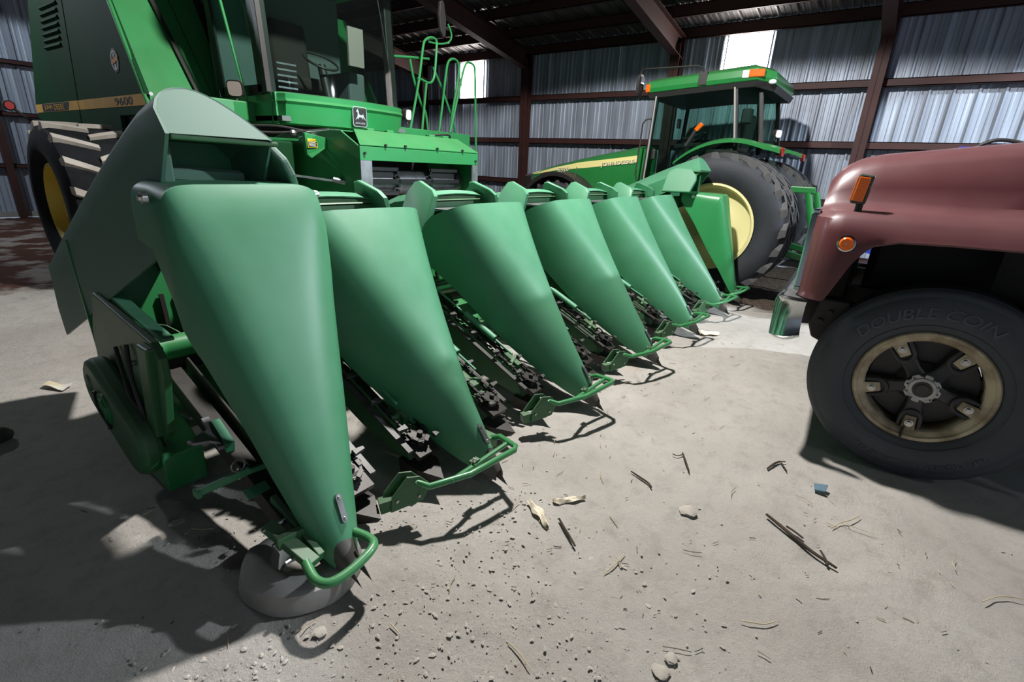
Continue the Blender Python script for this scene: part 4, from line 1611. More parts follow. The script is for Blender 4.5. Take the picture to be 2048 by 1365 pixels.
# feeder house
FL, FR, FY = 3.06, 4.74, 4.10
mb = MB()
sec = [(4.10, 0.62), (4.10, 1.70), (4.36, 1.83), (4.52, 1.84), (5.4, 1.80), (6.6, 1.55), (6.6, 1.0), (5.2, 0.70)]
for xa, xb in ((FL, FL + 0.02), (FR - 0.02, FR)):
    mb.prism([(xa, y, z) for y, z in sec], (xb - xa, 0, 0))
mb.prism([(FL, 4.36, 1.825), (FR, 4.36, 1.825), (FR, 4.52, 1.835), (FL, 4.52, 1.835)], (0, 0, 0.012))
mb.prism([(FL, 4.52, 1.835), (FR, 4.52, 1.835), (FR, 6.6, 1.55), (FL, 6.6, 1.55)], (0, 0, 0.012))
fh = mb.build('feeder_house', 'green', comb, smooth=0, bevel=0.006)
mb = MB()
mb.prism([(FL, 4.085, 1.705), (FR, 4.085, 1.705), (FR - 0.08, 4.35, 1.845), (FL + 0.14, 4.35, 1.845)], (0, 0.0, 0.014))
mb.build('sloped_top', 'green', fh, smooth=0, bevel=0.004)
mb = MB()
mb.prism([(FL, FY - 0.015, 1.575), (FR, FY - 0.015, 1.575), (FR, FY - 0.015, 1.70), (FL, FY - 0.015, 1.70)], (0, 0.02, 0))
mb.build('front_header', 'green', fh, smooth=0, bevel=0.004)
for xa, xb in ((FL, FL + 0.13), (FR - 0.10, FR)):
    MB().box(xa, xb, FY - 0.018, FY, 1.24, 1.575).build('wear_plate', 'steel', fh, smooth=0)
    MB().box(xa, xb, FY - 0.018, FY, 1.30 - 0.68, 1.24).build('side_plate', 'green', fh, smooth=0)
MB().box(FL, FR, FY - 0.01, FY + 0.25, 1.05, 1.17).build('throat_floor', 'steel', fh, smooth=0)
MB().box(FL + 0.05, FR - 0.05, 4.9, 4.95, 0.7, 1.8).build('throat_back', 'black', fh, smooth=0)
mb = MB().cyl((FL + 0.05, 4.42, 1.36), (FR - 0.05, 4.42, 1.36), 0.13, n=28)
dr = mb.build('conveyor_drum', 'steel', fh)
third = (FR - FL - 0.26) / 3
for k in range(3):
    xa = FL + 0.13 + k * third
    for q, (yy, zz) in enumerate(((4.275, 1.50), (4.25, 1.38), (4.27, 1.26))):
        if (k == 1) == (q % 2 == 0) and q != 1:
            continue
        mb = MB().obox((xa + third / 2, yy, zz), (third * 0.98, 0.03, 0.045))
        mb.build('slat', 'black', fh, smooth=0, bevel=0.004)
    if k != 1:
        MB().obox((xa + third / 2, 4.31, 1.43), (third * 0.97, 0.02, 0.10)).build('rubber_flap', 'blackplastic', fh, smooth=0)
for x in (FL + 0.13 + third, FL + 0.13 + 2 * third):
    mb = MB()
    for k in range(7):
        mb.obox((x, 4.25 + 0.012 * abs(k - 3), 1.24 + 0.045 * k), (0.03, 0.03, 0.03))
    o = mb.build('feeder_chain', 'darksteel', fh, smooth=0)
    o['kind'] = 'stuff'
mb = MB()
for x, z in ((FL + 0.05, 1.64), (FR - 0.05, 1.62), (FL + 0.30, 1.72), (FL + 0.55, 1.725), (FL + 1.0, 1.725), (FL + 1.4, 1.725)):
    mb.cyl((x, FY - 0.01, z), (x, FY - 0.035, z), 0.012, n=6)
mb.build_each('bolt', 'darksteel', fh)
for x in (FL + 0.35, FL + 0.60, FL + 1.2, FL + 1.42):
    MB().obox((x, 4.38, 1.862), (0.09, 0.05, 0.035)).build('hinge', 'green', fh, smooth=0, bevel=0.01)
# side bracket with warning label, tank box, linkage
mb = MB()
mb.prism([(2.84, 4.62, 1.80), (3.05, 4.60, 1.765), (3.10, 4.60, 1.70), (2.90, 4.62, 1.57), (2.86, 4.63, 1.60)], (0, 0.04, 0))
br = mb.build('side_bracket', 'green', comb, smooth=0, bevel=0.004)
MB().box(2.862, 2.965, 4.612, 4.617, 1.665, 1.745).build('warning_label', 'decal_yellow', br, smooth=0)
MB().box(2.868, 2.959, 4.609, 4.613, 1.672, 1.722).build('label_panel', 'blacktext', br, smooth=0)
text_on('label_text', 'CAUTION', lambda u, v, d: (2.872 + u, 4.611 - d, 1.727 + v), 'blacktext', br, 0.08, 0.013, 0.0005)
mb = MB()
for q in range(4):
    mb.box(2.874, 2.95 - 0.008 * (q % 2), 4.607, 4.609, 1.678 + q * 0.011, 1.683 + q * 0.011)
mb.build_each('print_line', 'decal_white', br, smooth=0)
mb = MB()
mb.prism([(2.42, 5.0, 1.10), (2.42, 5.0, 1.72), (2.42, 5.9, 1.72), (2.42, 5.9, 1.10)], (0.52, 0, 0))
mb.build('side_box', 'green_shaded', comb, smooth=0, bevel=0.02)
MB().bar((2.55, 4.98, 1.73), (2.86, 4.70, 1.73), 0.03, 0.02).build('ledge_rail', 'green', comb, smooth=0)
mb = MB()
mb.bar((2.60, 4.6, 1.42), (3.0, 4.4, 1.37), 0.02, 0.02)
mb.cyl((2.98, 4.42, 1.385), (3.08, 4.36, 1.36), 0.028, n=10)
mb.build('latch_linkage', 'steel', comb)
mb = MB()
for pts in ([(2.6, 5.4, 1.84), (2.9, 5.2, 1.86), (3.2, 5.1, 1.83), (3.6, 5.05, 1.85)], [(2.5, 5.3, 1.80), (2.8, 5.1, 1.79), (3.1, 4.95, 1.83), (3.3, 4.9, 1.86)], [(4.3, 4.5, 1.87), (4.6, 4.45, 1.90), (4.9, 4.7, 1.88), (5.2, 5.0, 1.90)]):
    mb.tube(bez(pts, 5), 0.012, 6)
mb.build_each('hose', 'black', comb)
MB().ball((2.95, 5.0, 1.80), 0.035, 8).build('valve', 'steel', comb)

# ladder landing, rails and mirror on the far side
mb = MB()
mb.box(5.30, 6.36, 5.66, 5.70, 1.80, 2.02)
mb.box(5.30, 6.36, 5.66, 6.6, 1.80, 1.83)
ld = mb.build('landing', 'green', comb, smooth=0, bevel=0.006)


def rail(pts, name='handrail', r=0.017, Y=5.72):
    p = [at(a, c, 1, Y) for a, c in pts]
    return MB().tube(bez(p, 5), r, 8).build(name, 'green', comb)


rail([(819, 268), (824, 240), (838, 160), (846, 95), (851, 80), (862, 75), (872, 80), (873, 95), (870, 140), (866, 160), (858, 166), (845, 160), (836, 156)])
rail([(844, 266), (846, 240), (853, 166)])
rail([(770, 111), (800, 113), (826, 115), (858, 118)], Y=5.9)
rail([(820, 118), (828, 160), (843, 210), (851, 225), (856, 262)], Y=5.9)
rail([(866, 135), (885, 180), (905, 240), (912, 268)], Y=6.0)
rail([(878, 264), (886, 200), (893, 140), (898, 122), (906, 118), (914, 122), (918, 135), (916, 160), (905, 225), (900, 268)])
rail([(900, 265), (912, 210), (925, 150), (932, 128), (940, 126), (948, 132), (950, 150), (951, 220), (952, 345)], Y=5.66)
mb = MB().tube(bez([at(858, 84, 1, 5.72), at(880, 88, 1, 5.72), at(898, 84, 1, 5.72), at(903, 70, 1, 5.72), at(896, 48, 1, 5.72)], 5), 0.013, 8)
ma = mb.build('mirror_arm', 'green', comb)
pm = [at(a, c, 1, 5.72) for a, c in ((881, 2), (879, 30), (882, 62), (888, 74), (892, 72), (893, 40), (889, 6), (886, 0))]
mb = MB().prism(pm, (0.0, 0.05, 0))
mb.build('mirror', 'blackplastic', ma, smooth=0, bevel=0.012)
mb = MB()
for k in range(4):
    z = 0.45 + 0.38 * k
    mb.box(5.85, 6.30, 5.45 + 0.06 * k, 5.62 + 0.06 * k, z, z + 0.03)
mb.build_each('ladder_step', 'green', comb, smooth=0)
mb = MB()
for x in (5.84, 6.31):
    mb.bar((x, 5.50, 0.40), (x, 5.72, 1.82), 0.05, 0.03, (0, 1, 0))
mb.build_each('ladder_rail', 'green', comb, smooth=0)
# rear marker lamp on a bent arm
pa = [at(a, c, 1, 9.3) for a, c in ((98, 246), (70, 243), (48, 232), (34, 222), (24, 214))]
arm = MB().tube(bez(pa, 5), 0.018, 8).build('lamp_arm', 'black', comb)
lc = at(18, 211, 1, 9.3)
MB().cyl(lc + Vector((0, 0.03, 0)), lc + Vector((0, -0.03, 0)), 0.05, 0.046, 20).build('marker_lens', 'red', arm)
MB().lathe([(0.05, -0.03), (0.062, -0.02), (0.062, 0.02), (0.05, 0.03)], lc, 1, 24, closed=True).build('lens_ring', 'black', arm)

# ================================================================ tractor
trac = thing('tractor', (8.75, 3.0, 0), 'green row crop tractor with dual rear wheels parked against the back wall', 'tractor')
TC = 8.75
RY, RZ, RR = 1.98, 0.92, 0.94
wo = wheel((7.40, RY, RZ), RR, 0.44, 0.565, trac, 'rubber', 'lug', 'yellow_pale', -1, 23, depth=0.13, hgt=0.045, sweep=0.34, wid=0.075)
for cx in (7.92, 9.60, 10.12):
    w2 = copy_part(wo, trac, (cx - 7.40, 0, 0), rx=0.07 * cx)
# front wheels
for s in (-1, 1):
    wheel((TC + s * 0.62, 5.02, 0.68), 0.68, 0.38, 0.36, trac, 'rubber', 'lug', 'yellow_pale', s, 20, depth=0.1, hgt=0.03, sweep=0.3)
    # fender over the front wheel
    mb = MB()
    xa = TC + s * 0.40
    xb = TC + s * 0.80
    rows = []
    for k in range(19):
        a = math.radians(5 + 145 * k / 18)
        r = 0.80
        y, z = 5.02 - r * math.cos(a), 0.72 + r * math.sin(a)
        y2, z2 = 5.02 - (r - 0.07) * math.cos(a), 0.72 + (r - 0.07) * math.sin(a)
        rows.append([(xb, y2, z2), (xb + s * 0.005, y, z), (xa, y, z + 0.01), (xa, y2, z2)])
    mb.loft(rows, ring=True, cap=True)
    mb.build('front_fender', 'blackplastic', trac, smooth=40)
MB().box(TC - 0.5, TC + 0.5, 4.9, 5.14, 0.55, 0.8).build('front_axle', 'green_frame', trac, smooth=0, bevel=0.03)
MB().box(7.2, 10.3, 1.86, 2.10, 0.80, 1.04).build('rear_axle', 'green_frame', trac, smooth=0, bevel=0.05)
mb = MB().box(TC - 0.32, TC + 0.32, 1.4, 5.5, 0.55, 1.15)
mb.build('chassis', 'darksteel', trac, smooth=0, bevel=0.05)

# hood: side profile (y, top z, bottom z, half width)
HP = [(5.98, 1.36, 1.15, 0.25), (5.96, 1.45, 0.98, 0.29), (5.86, 1.51, 0.95, 0.33), (5.6, 1.585, 1.0, 0.355), (5.2, 1.685, 1.18, 0.37), (4.8, 1.78, 1.2, 0.375), (4.4, 1.865, 1.0, 0.38), (4.0, 1.94, 1.0, 0.385), (3.62, 2.02, 1.0, 0.39)]
mb = MB()
rows = []
for y, zt, zb, hw in HP:
    pts = [(-hw, zb), (-hw, zt - 0.20), (-hw * 0.97, zt - 0.11), (-hw * 0.86, zt - 0.045), (-hw * 0.6, zt - 0.012), (0, zt), (hw * 0.6, zt - 0.012), (hw * 0.86, zt - 0.045), (hw * 0.97, zt - 0.11), (hw, zt - 0.20), (hw, zb)]
    rows.append([(TC + x, y, z) for x, z in pts])
mb.loft(rows)
mb.add(rows[0], [tuple(range(11))])
mb.add(rows[-1], [tuple(range(11))])
hood = mb.build('hood', 'green_tractor', trac, smooth=40)
# nose lamp and grille
mb = MB()
rows = []
for y, k in ((6.03, 0.75), (6.02, 0.95), (5.93, 1.02), (5.82, 1.02)):
    rows.append([(TC - 0.34 * k, y, 1.22 - 0.11 * k), (TC - 0.345 * k, y, 1.22 + 0.20 * k), (TC - 0.26 * k, y, 1.22 + 0.235 * k), (TC + 0.26 * k, y, 1.22 + 0.235 * k), (TC + 0.345 * k, y, 1.22 + 0.20 * k), (TC + 0.34 * k, y, 1.22 - 0.11 * k)])
mb.loft(rows, ring=True, cap=True)
mb.build('headlamp_mask', 'blackplastic', trac, smooth=30, bevel=0.02)
MB().box(TC - 0.31, TC + 0.31, 5.80, 6.0, 0.88, 1.10).build('front_weight_bracket', 'blackplastic', trac, smooth=0, bevel=0.03)
for k in range(7):
    y = 5.62 - k * 0.045
    MB().box(TC - 0.372, TC - 0.350, y - 0.012, y + 0.012, 1.13, 1.42).build('grille_slat', 'black', trac, smooth=0)
# engine bits seen under the hood by the wheel
mb = MB()
mb.cyl((TC - 0.36, 5.42, 1.30), (TC - 0.36, 5.12, 1.30), 0.07, n=14)
mb.obox((TC - 0.37, 5.25, 1.40), (0.10, 0.26, 0.10))
mb.obox((TC - 0.40, 5.0, 1.22), (0.14, 0.34, 0.16))
mb.build('engine_parts', 'darksteel', trac, smooth=30, bevel=0.012)
MB().bar((TC - 0.42, 4.80, 1.32), (TC - 0.42, 5.15, 1.38), 0.02, 0.07).build('brace', 'green_tractor', trac, smooth=0)
MB().cyl((TC - 0.83, 4.58, 1.36), (TC - 0.83, 4.56, 1.62), 0.006, n=6).build('antenna', 'steel', trac)


# stripe following the hood side
def hood_top(y):
    t = [(a, b) for a, b, c, d in HP]
    return interp(t, y)


def hood_x(y):
    return TC - interp([(a, d) for a, b, c, d in HP], y) - 0.004


mb = MB()
rows = []
N = 24
for k in range(N + 1):
    y = 5.80 - (5.80 - 3.40) * k / N
    f = k / N
    zc = interp([(3.40, 1.83), (3.62, 1.80), (4.2, 1.72), (4.8, 1.645), (5.3, 1.565), (5.8, 1.45)], y)
    hh = 0.006 + 0.048 * min(1, f * 2.2)
    x = hood_x(min(max(y, 3.62), 5.9))
    rows.append([(x, y, zc - hh), (x, y, zc + hh)])
mb.loft(rows)
st = mb.build('stripe', 'stripe_pale', trac, smooth=0, solid=0.004)


def on_hood(y0, z0, slope):
    def fn(u, v, d):
        y = y0 - u
        return (hood_x(min(max(y, 3.62), 5.9)) - 0.007 - d, y, z0 + v + slope * u)
    return fn


text_on('lettering', 'JOHNDEERE', on_hood(4.32, 1.625, 0.125), 'whitetext', trac, 0.62, 0.085, 0.004, 0.004)
text_on('lettering_shadow', 'JOHNDEERE', lambda u, v, d: tuple(Vector(on_hood(4.315, 1.618, 0.125)(u, v, d)) + Vector((0.004, 0, 0))), 'blacktext', trac, 0.62, 0.09, 0.002, 0.02)
text_on('lettering', '8320', on_hood(5.22, 1.512, 0.13), 'whitetext', trac, 0.24, 0.075, 0.004, 0.006)
text_on('lettering_shadow', '8320', lambda u, v, d: tuple(Vector(on_hood(5.215, 1.505, 0.13)(u, v, d)) + Vector((0.004, 0, 0))), 'blacktext', trac, 0.24, 0.08, 0.002, 0.02)

# cab
CL, CR = 7.98, 9.52
posts = [((CL + 0.02, 3.36, 1.30), (CL + 0.05, 3.30, 2.76)), ((CL + 0.02, 2.02, 1.95), (CL + 0.03, 2.16, 2.80)), ((CL + 0.14, 1.70, 1.95), (CL + 0.16, 1.86, 2.80))]
for a, c in posts:
    for s in (0, 1):
        p, q = Vector(a), Vector(c)
        if s:
            p.x = CL + CR - p.x
            q.x = CL + CR - q.x
        MB().bar(p, q, 0.05, 0.06, (0, 1, 0)).build('cab_post', 'black', trac, smooth=0, bevel=0.008)
for x, t in ((CL + 0.005, 0.01), (CR - 0.005, -0.01)):
    mb = MB().prism([(x, 3.33, 1.35), (x, 2.75, 1.35), (x, 2.55, 1.62), (x, 2.30, 1.95), (x, 2.04, 2.02), (x, 2.17, 2.78), (x, 3.30, 2.74)], (t, 0, 0))
    mb.build('side_glass', 'glass', trac, smooth=0)
    mb = MB().prism([(x, 2.02, 1.98), (x + t * 12, 1.72, 1.98), (x + t * 13, 1.88, 2.78), (x, 2.14, 2.79)], (t, 0, 0))
    mb.build('quarter_glass', 'glass', trac, smooth=0)
MB().prism([(CL + 0.12, 1.71, 1.98), (CR - 0.12, 1.71, 1.98), (CR - 0.12, 1.87, 2.78), (CL + 0.12, 1.87, 2.78)], (0, 0.01, 0)).build('rear_glass', 'glass', trac, smooth=0)
MB().prism([(CL + 0.03, 3.36, 1.6), (CR - 0.03, 3.36, 1.6), (CR - 0.03, 3.30, 2.74), (CL + 0.03, 3.30, 2.74)], (0, 0.01, 0)).build('windshield', 'glass', trac, smooth=0)
mb = MB()
for a, c in (((CL, 3.34, 1.35), (CL, 3.30, 2.74)), ((CL, 3.30, 2.73), (CL, 2.17, 2.79)), ((CL, 2.03, 2.0), (CL, 2.17, 2.78))):
    mb.bar(a, c, 0.015, 0.022, (0, 1, 0.2))
mb.build('door_trim', 'sill', trac, smooth=0)
# roof: green shell over a black visor band
rf = []
for z, g in ((2.80, 0.02), (2.86, 0.0), (2.95, 0.02), (3.0, 0.10), (3.02, 0.25)):
    xs0, xs1, y0, y1 = CL - 0.06 + g, CR + 0.06 - g, 1.62 + g * 0.9, 3.46 - g
    zz = [(xs0, y1, z - 0.065), (xs0, (y0 + y1) / 2, z), (xs0, y0 + 0.25, z + 0.045), (xs0 + 0.14, y0 + 0.04, z + 0.0), (xs1 - 0.14, y0 + 0.04, z + 0.0), (xs1, y0 + 0.25, z + 0.045), (xs1, (y0 + y1) / 2, z), (xs1, y1, z - 0.065)]
    rf.append(zz)
mb = MB().loft(rf, ring=True, cap=True)
roof = mb.build('cab_roof', 'green_tractor', trac, smooth=30, bevel=0.01)
mb = MB()
rv = []
for z, g in ((2.73, 0.06), (2.81, 0.03)):
    xs0, xs1, y0, y1 = CL - 0.06 + g, CR + 0.06 - g, 1.60 + g, 3.47 - g
    rv.append([(xs0, y1, z - 0.065), (xs0, (y0 + y1) / 2, z), (xs0, y0 + 0.25, z + 0.04), (xs0 + 0.14, y0 + 0.02, z - 0.02), (xs1 - 0.14, y0 + 0.02, z - 0.02), (xs1, y0 + 0.25, z + 0.04), (xs1, (y0 + y1) / 2, z), (xs1, y1, z - 0.065)])
mb.loft(rv, ring=True, cap=True)
mb.build('visor_band', 'blackplastic', trac, smooth=0)
mb = MB().obox((CL - 0.045, 1.90, 2.925), (0.05, 0.20, 0.095))
lt = mb.build('roof_lamp', 'amber', trac, smooth=0, bevel=0.012)
MB().obox((CL - 0.045, 2.04, 2.92), (0.05, 0.09, 0.10)).build('roof_lamp_clear', 'white', trac, smooth=0, bevel=0.012)
MB().obox((CL - 0.03, 3.43, 2.80), (0.08, 0.07, 0.11)).build('roof_lamp', 'amber', trac, smooth=0, bevel=0.012)
MB().ball((CL + 0.02, 1.70, 2.82), 0.055, 12, (0.6, 0.9, 0.6)).build('rear_lamp', 'white', trac)
# mirror on a bent bracket at the front corner
mb = MB().tube([(CL - 0.03, 2.62, 2.90), (CL - 0.06, 2.62, 3.02), (CL - 0.10, 2.70, 3.055), (CL - 0.10, 3.50, 3.06), (CL - 0.10, 3.55, 3.03), (CL - 0.10, 3.55, 2.65)], 0.012, 8)
mm_ = mb.build('mirror_arm', 'black', trac)
MB().obox((CL - 0.04, 2.62, 2.90), (0.04, 0.12, 0.18)).build('bracket_plate', 'black', mm_, smooth=0, bevel=0.005)
mb = MB()
rows = []
for d, k in ((0.0, 0.7), (0.01, 1.0), (0.045, 1.0), (0.06, 0.8)):
    rows.append([(CL - 0.10 + 0.085 * k * spow(math.cos(a), 0.6), 3.52 + d, 2.83 + 0.16 * k * spow(math.sin(a), 0.6)) for a in [2 * PI * q / 22 for q in range(22)]])
mb.loft(rows, ring=True, cap=True)
mb.build('mirror', 'blackplastic', mm_)
MB().obox((CL - 0.10, 3.515, 2.86), (0.12, 0.006, 0.20)).build('mirror_face', 'mirrorglass', mm_, smooth=0, bevel=0.002)
# cab side rail and door handle
MB().tube([(CL - 0.06, 3.42, 1.45), (CL - 0.06, 3.46, 1.55), (CL - 0.06, 3.44, 2.30), (CL - 0.06, 3.40, 2.36), (CL - 0.02, 3.32, 2.38)], 0.013, 8).build('grab_rail', 'black', trac)
MB().obox((CL - 0.03, 3.22, 1.86), (0.05, 0.06, 0.16)).build('door_handle', 'black', trac, smooth=0, bevel=0.02)
MB().box(8.30, 8.42, 3.36, 3.62, 1.05, 1.95).build('side_cover', 'green_tractor', trac, smooth=0, bevel=0.01)
# inside the cab
mb = MB()
mb.obox((8.75, 2.35, 1.90), (0.50, 0.50, 0.16))
mb.obox((8.75, 2.10, 2.22), (0.48, 0.13, 0.55), Matrix.Rotation(0.12, 3, 'X'))
mb.build('driver_seat', 'seat', trac, smooth=30, bevel=0.04)
mb = MB()
mb.cyl((8.75, 3.10, 1.5), (8.75, 2.92, 2.12), 0.05, n=12)
mb.tube([(8.75 + 0.2 * math.cos(a), 2.88 + 0.17 * math.sin(a), 2.15 - 0.08 * math.sin(a)) for a in [2 * PI * k / 28 for k in range(28)]], 0.014, 8, closed=True)
mb.bar((8.75, 3.08, 2.16), (8.75, 2.88, 2.15), 0.03, 0.02)
mb.build('steering_wheel', 'black', trac)
MB().obox((8.62, 3.12, 2.36), (0.10, 0.04, 0.14)).build('monitor', 'blackplastic', trac, smooth=0, bevel=0.01)
MB().obox((8.25, 2.0, 2.42), (0.12, 0.14, 0.20)).build('speaker_pod', 'black', trac, smooth=0, bevel=0.02)
MB().bar((8.10, 2.06, 2.06), (8.22, 3.0, 2.0), 0.04, 0.06).build('arm_console', 'black', trac, smooth=0, bevel=0.01)
MB().box(8.1, 9.4, 1.8, 3.3, 1.22, 1.30).build('cab_floor', 'black', trac, smooth=0)


# rear fenders
def fender(xa, xb):
    mb = MB()
    rows = []
    for k in range(21):
        a = math.radians(46 + 78 * k / 20)     # from the front over the top to the rear
        y = RY + 1.12 * math.cos(a) + 0.02
        z = 0.97 + 1.13 * math.sin(a)
        y2, z2 = y, z - 0.035
        if k > 16:
            z += 0.02 * (k - 16)
            z2 = z - 0.05
        rows.append([(xa, y, z - 0.03), (xa + (xb - xa) * 0.15, y, z), (xb, y, z), (xb, y2, z2), (xa, y2, z2 - 0.03)])
    mb.loft(rows, ring=True, cap=True)
    return mb.build('rear_fender', 'green_tractor', trac, smooth=30)


fender(7.66, 8.24)
fender(9.84, 9.26)
for x in (7.80, 9.70):
    MB().obox((x, 1.37, 1.93), (0.14, 0.05, 0.11)).build('tail_lamp', 'red', trac, smooth=0, bevel=0.01)
work_lamp((7.98, 1.50, 2.17), (-0.55, -0.8, -0.05), trac, 0.055)
MB().bar((7.80, 2.68, 1.98), (7.80, 2.54, 2.24), 0.04, 0.04, (1, 0, 0)).build('lamp_arm', 'black', trac, smooth=0, bevel=0.006)
MB().bar((7.80, 2.56, 2.20), (7.80, 2.48, 2.29), 0.055, 0.055, (1, 0, 0)).build('folded_marker', 'amber', trac, smooth=0, bevel=0.008)
# three point linkage behind the axle
mb = MB()
mb.cyl((8.30, 1.0, 1.42), (8.30, 0.86, 0.95), 0.045, n=12)
mb.cyl((8.30, 0.88, 1.0), (8.30, 0.80, 0.72), 0.025, n=10)
mb.build('lift_link', 'green_tractor', trac)
MB().bar((8.30, 1.30, 1.46), (8.30, 0.92, 1.46), 0.07, 0.09).build('lift_arm', 'green_tractor', trac, smooth=0, bevel=0.015)
MB().bar((8.30, 1.4, 0.62), (8.30, 0.60, 0.45), 0.05, 0.10).build('draft_arm', 'green_tractor', trac, smooth=0, bevel=0.015)
MB().bar((8.30, 0.78, 0.95), (8.30, 0.66, 0.45), 0.03, 0.05).build('sway_link', 'green_tractor', trac, smooth=0)
mb = MB()
mb.cyl((9.2, 1.0, 1.42), (9.2, 0.86, 0.95), 0.045, n=12)
mb.build('lift_link', 'green_tractor', trac)
MB().bar((9.2, 1.4, 0.62), (9.2, 0.60, 0.45), 0.05, 0.10).build('draft_arm', 'green_tractor', trac, smooth=0, bevel=0.015)

# ================================================================ truck
trk = thing('truck', (4.4, -1.2, 0), 'old maroon truck with dusty long hood and black tyres nosing in from the right', 'truck')
TX = 4.42
# body sections along Y: half width at fender, hood etc.


def truck_section(y):
    """points from near-side bottom over the hood to the far-side bottom, relative to TX"""
    zb = interp([(-3.2, 0.72), (-1.16, 0.72), (-1.10, 0.80), (-1.02, 1.10), (-0.92, 1.26), (-0.80, 1.315), (-0.54, 1.33), (-0.28, 1.325), (-0.07, 1.315), (0.03, 1.285), (0.075, 1.24), (0.115, 1.165), (0.145, 1.08), (0.19, 0.965), (0.205, 0.95), (0.34, 0.95)], y)
    rise = 0.125 * (0.30 - y)                 # hood climbs to the rear
    fs = interp([(-1.4, 0.02), (-0.6, 0.0), (0.2, 0.0), (0.26, 0.015), (0.30, 0.05), (0.33, 0.10)], y)
    sh = 1.455 + 0.0 * rise
    ht = 1.735 + rise
    dn = interp([(-1, 0), (0.12, 0.0), (0.22, 0.012), (0.29, 0.045), (0.33, 0.10)], y)
    pts = [(-1.17 + fs, zb), (-1.175 + fs, zb + max(0.006, (1.30 - zb) * 0.5)), (-1.167 + fs, max(zb + 0.02, 1.335)), (-1.14 + fs, max(zb + 0.06, 1.405)), (-1.09 + fs, sh - 0.012 - dn * 0.3), (-1.0, sh - dn * 0.3), (-0.93, sh + 0.012 - dn * 0.3),
           (-0.885, sh + 0.05 - dn * 0.4), (-0.86, sh + 0.11 + rise * 0.4 - dn * 0.6), (-0.82, ht - 0.085 - dn), (-0.76, ht - 0.035 - dn), (-0.62, ht - 0.008 - dn), (-0.35, ht + 0.012 - dn), (0, ht + 0.02 - dn)]
    return pts + [(-x, z) for x, z in pts[-2::-1]]


ys = [0.33, 0.315, 0.295, 0.27, 0.24, 0.205, 0.19, 0.17, 0.145, 0.115, 0.09, 0.06, 0.03, -0.02, -0.07, -0.15, -0.28, -0.42, -0.54, -0.68, -0.80, -0.92, -0.97, -1.02, -1.06, -1.10, -1.16, -1.3, -1.5, -1.7]
mb = MB()
mb.loft([[(TX + x, y, z) for x, z in truck_section(y)] for y in ys])
body = mb.build('hood', 'maroon', trk, smooth=35, solid=0.012)
# nose: grille surround, bars and lamps
sec0 = truck_section(0.33)
MB().prism([(TX + x * 0.995, 0.315, z - 0.003) for x, z in sec0[1:-1]] + [(TX + 1.06, 0.315, 0.955), (TX - 1.06, 0.315, 0.955)], (0, 0.012, 0)).build('nose_panel', 'maroon', trk, smooth=0)
mb = MB()
for a, c in (((-1.06, 0.99), (-1.02, 1.42)), ((1.06, 0.99), (1.02, 1.42)), ((-1.06, 0.99), (1.06, 0.99)), ((-1.02, 1.42), (1.02, 1.42))):
    mb.bar((TX + a[0], 0.345, a[1]), (TX + c[0], 0.345, c[1]), 0.05, 0.04, (0, 1, 0))
mb.build('grille_surround', 'chrome', trk, smooth=0, bevel=0.008)
for k in range(9):
    z = 1.03 + k * 0.043
    MB().box(TX - 0.66, TX + 0.66, 0.335, 0.352, z, z + 0.018).build('grille_bar', 'chrome', trk, smooth=0)
for s in (-1, 1):
    MB().lathe([(0.0, 0.05), (0.07, 0.045), (0.088, 0.03), (0.09, 0.0)], (TX + s * 0.85, 0.33, 1.20), 1, 24).build('headlamp', 'white', trk)
    MB().lathe([(0.09, 0.0), (0.105, 0.02), (0.115, 0.0)], (TX + s * 0.85, 0.335, 1.20), 1, 24).build('headlamp_ring', 'chrome', trk)
# chrome bumper with rounded ends
BZ0, BZ1 = 0.70, 0.945
prof = [(0.405, BZ1 - 0.002), (0.428, BZ1 - 0.012), (0.44, BZ1 - 0.05), (0.438, 0.82), (0.428, 0.75), (0.41, BZ0 + 0.005), (0.395, BZ0)]
rows = []
half = [(-1.172, -0.17, 0.86), (-1.176, -0.13, 0.95), (-1.172, -0.09, 1.0), (-1.158, -0.045, 1.0), (-1.125, -0.012, 1.0), (-1.06, 0.0, 1.0), (-0.9, 0.006, 1.0), (0, 0.05, 1.0)]
for x, dy, k in half + [(-x, dy, k) for x, dy, k in half[-2::-1]]:
    zm = BZ1
    inset = 1.0 if abs(x) < 1.1 else 0.0
    # around the corner the section turns to face sideways
    row = []
    for y, z in prof:
        off = y - 0.44
        if abs(x) < 1.12:
            row.append((TX + x, 0.44 + off + dy, zm + (z - zm) * k))
        else:
            row.append((TX + x - math.copysign(off * 0.8, x) * -1, 0.44 + dy + off * 0.2, zm + (z - zm) * k))
    rows.append(row)
mb = MB().loft(rows)
MB().prism([(TX - 1.13, 0.28, BZ1 - 0.012), (TX - 1.13, 0.39, BZ1 - 0.012), (TX - 1.06, 0.412, BZ1 - 0.012), (TX, 0.455, BZ1 - 0.012), (TX + 1.06, 0.412, BZ1 - 0.012), (TX + 1.13, 0.39, BZ1 - 0.012), (TX + 1.13, 0.28, BZ1 - 0.012)], (0, 0, 0.008)).build('bumper_top', 'steel', trk, smooth=0)
mb.build('bumper', 'chrome', trk, smooth=40, solid=0.014)
mb = MB()
for s in (-1, 1):
    mb.bar((TX + s * 0.45, 0.36, 0.86), (TX + s * 0.45, -0.1, 0.86), 0.06, 0.12)
    mb.prism([(TX + s * 0.80, 0.38, 0.90), (TX + s * 0.80, 0.10, 0.93), (TX + s * 0.80, 0.12, 0.74), (TX + s * 0.80, 0.30, 0.72)], (s * 0.02, 0, 0))
mb.build_each('bumper_bracket', 'black', trk, smooth=0)
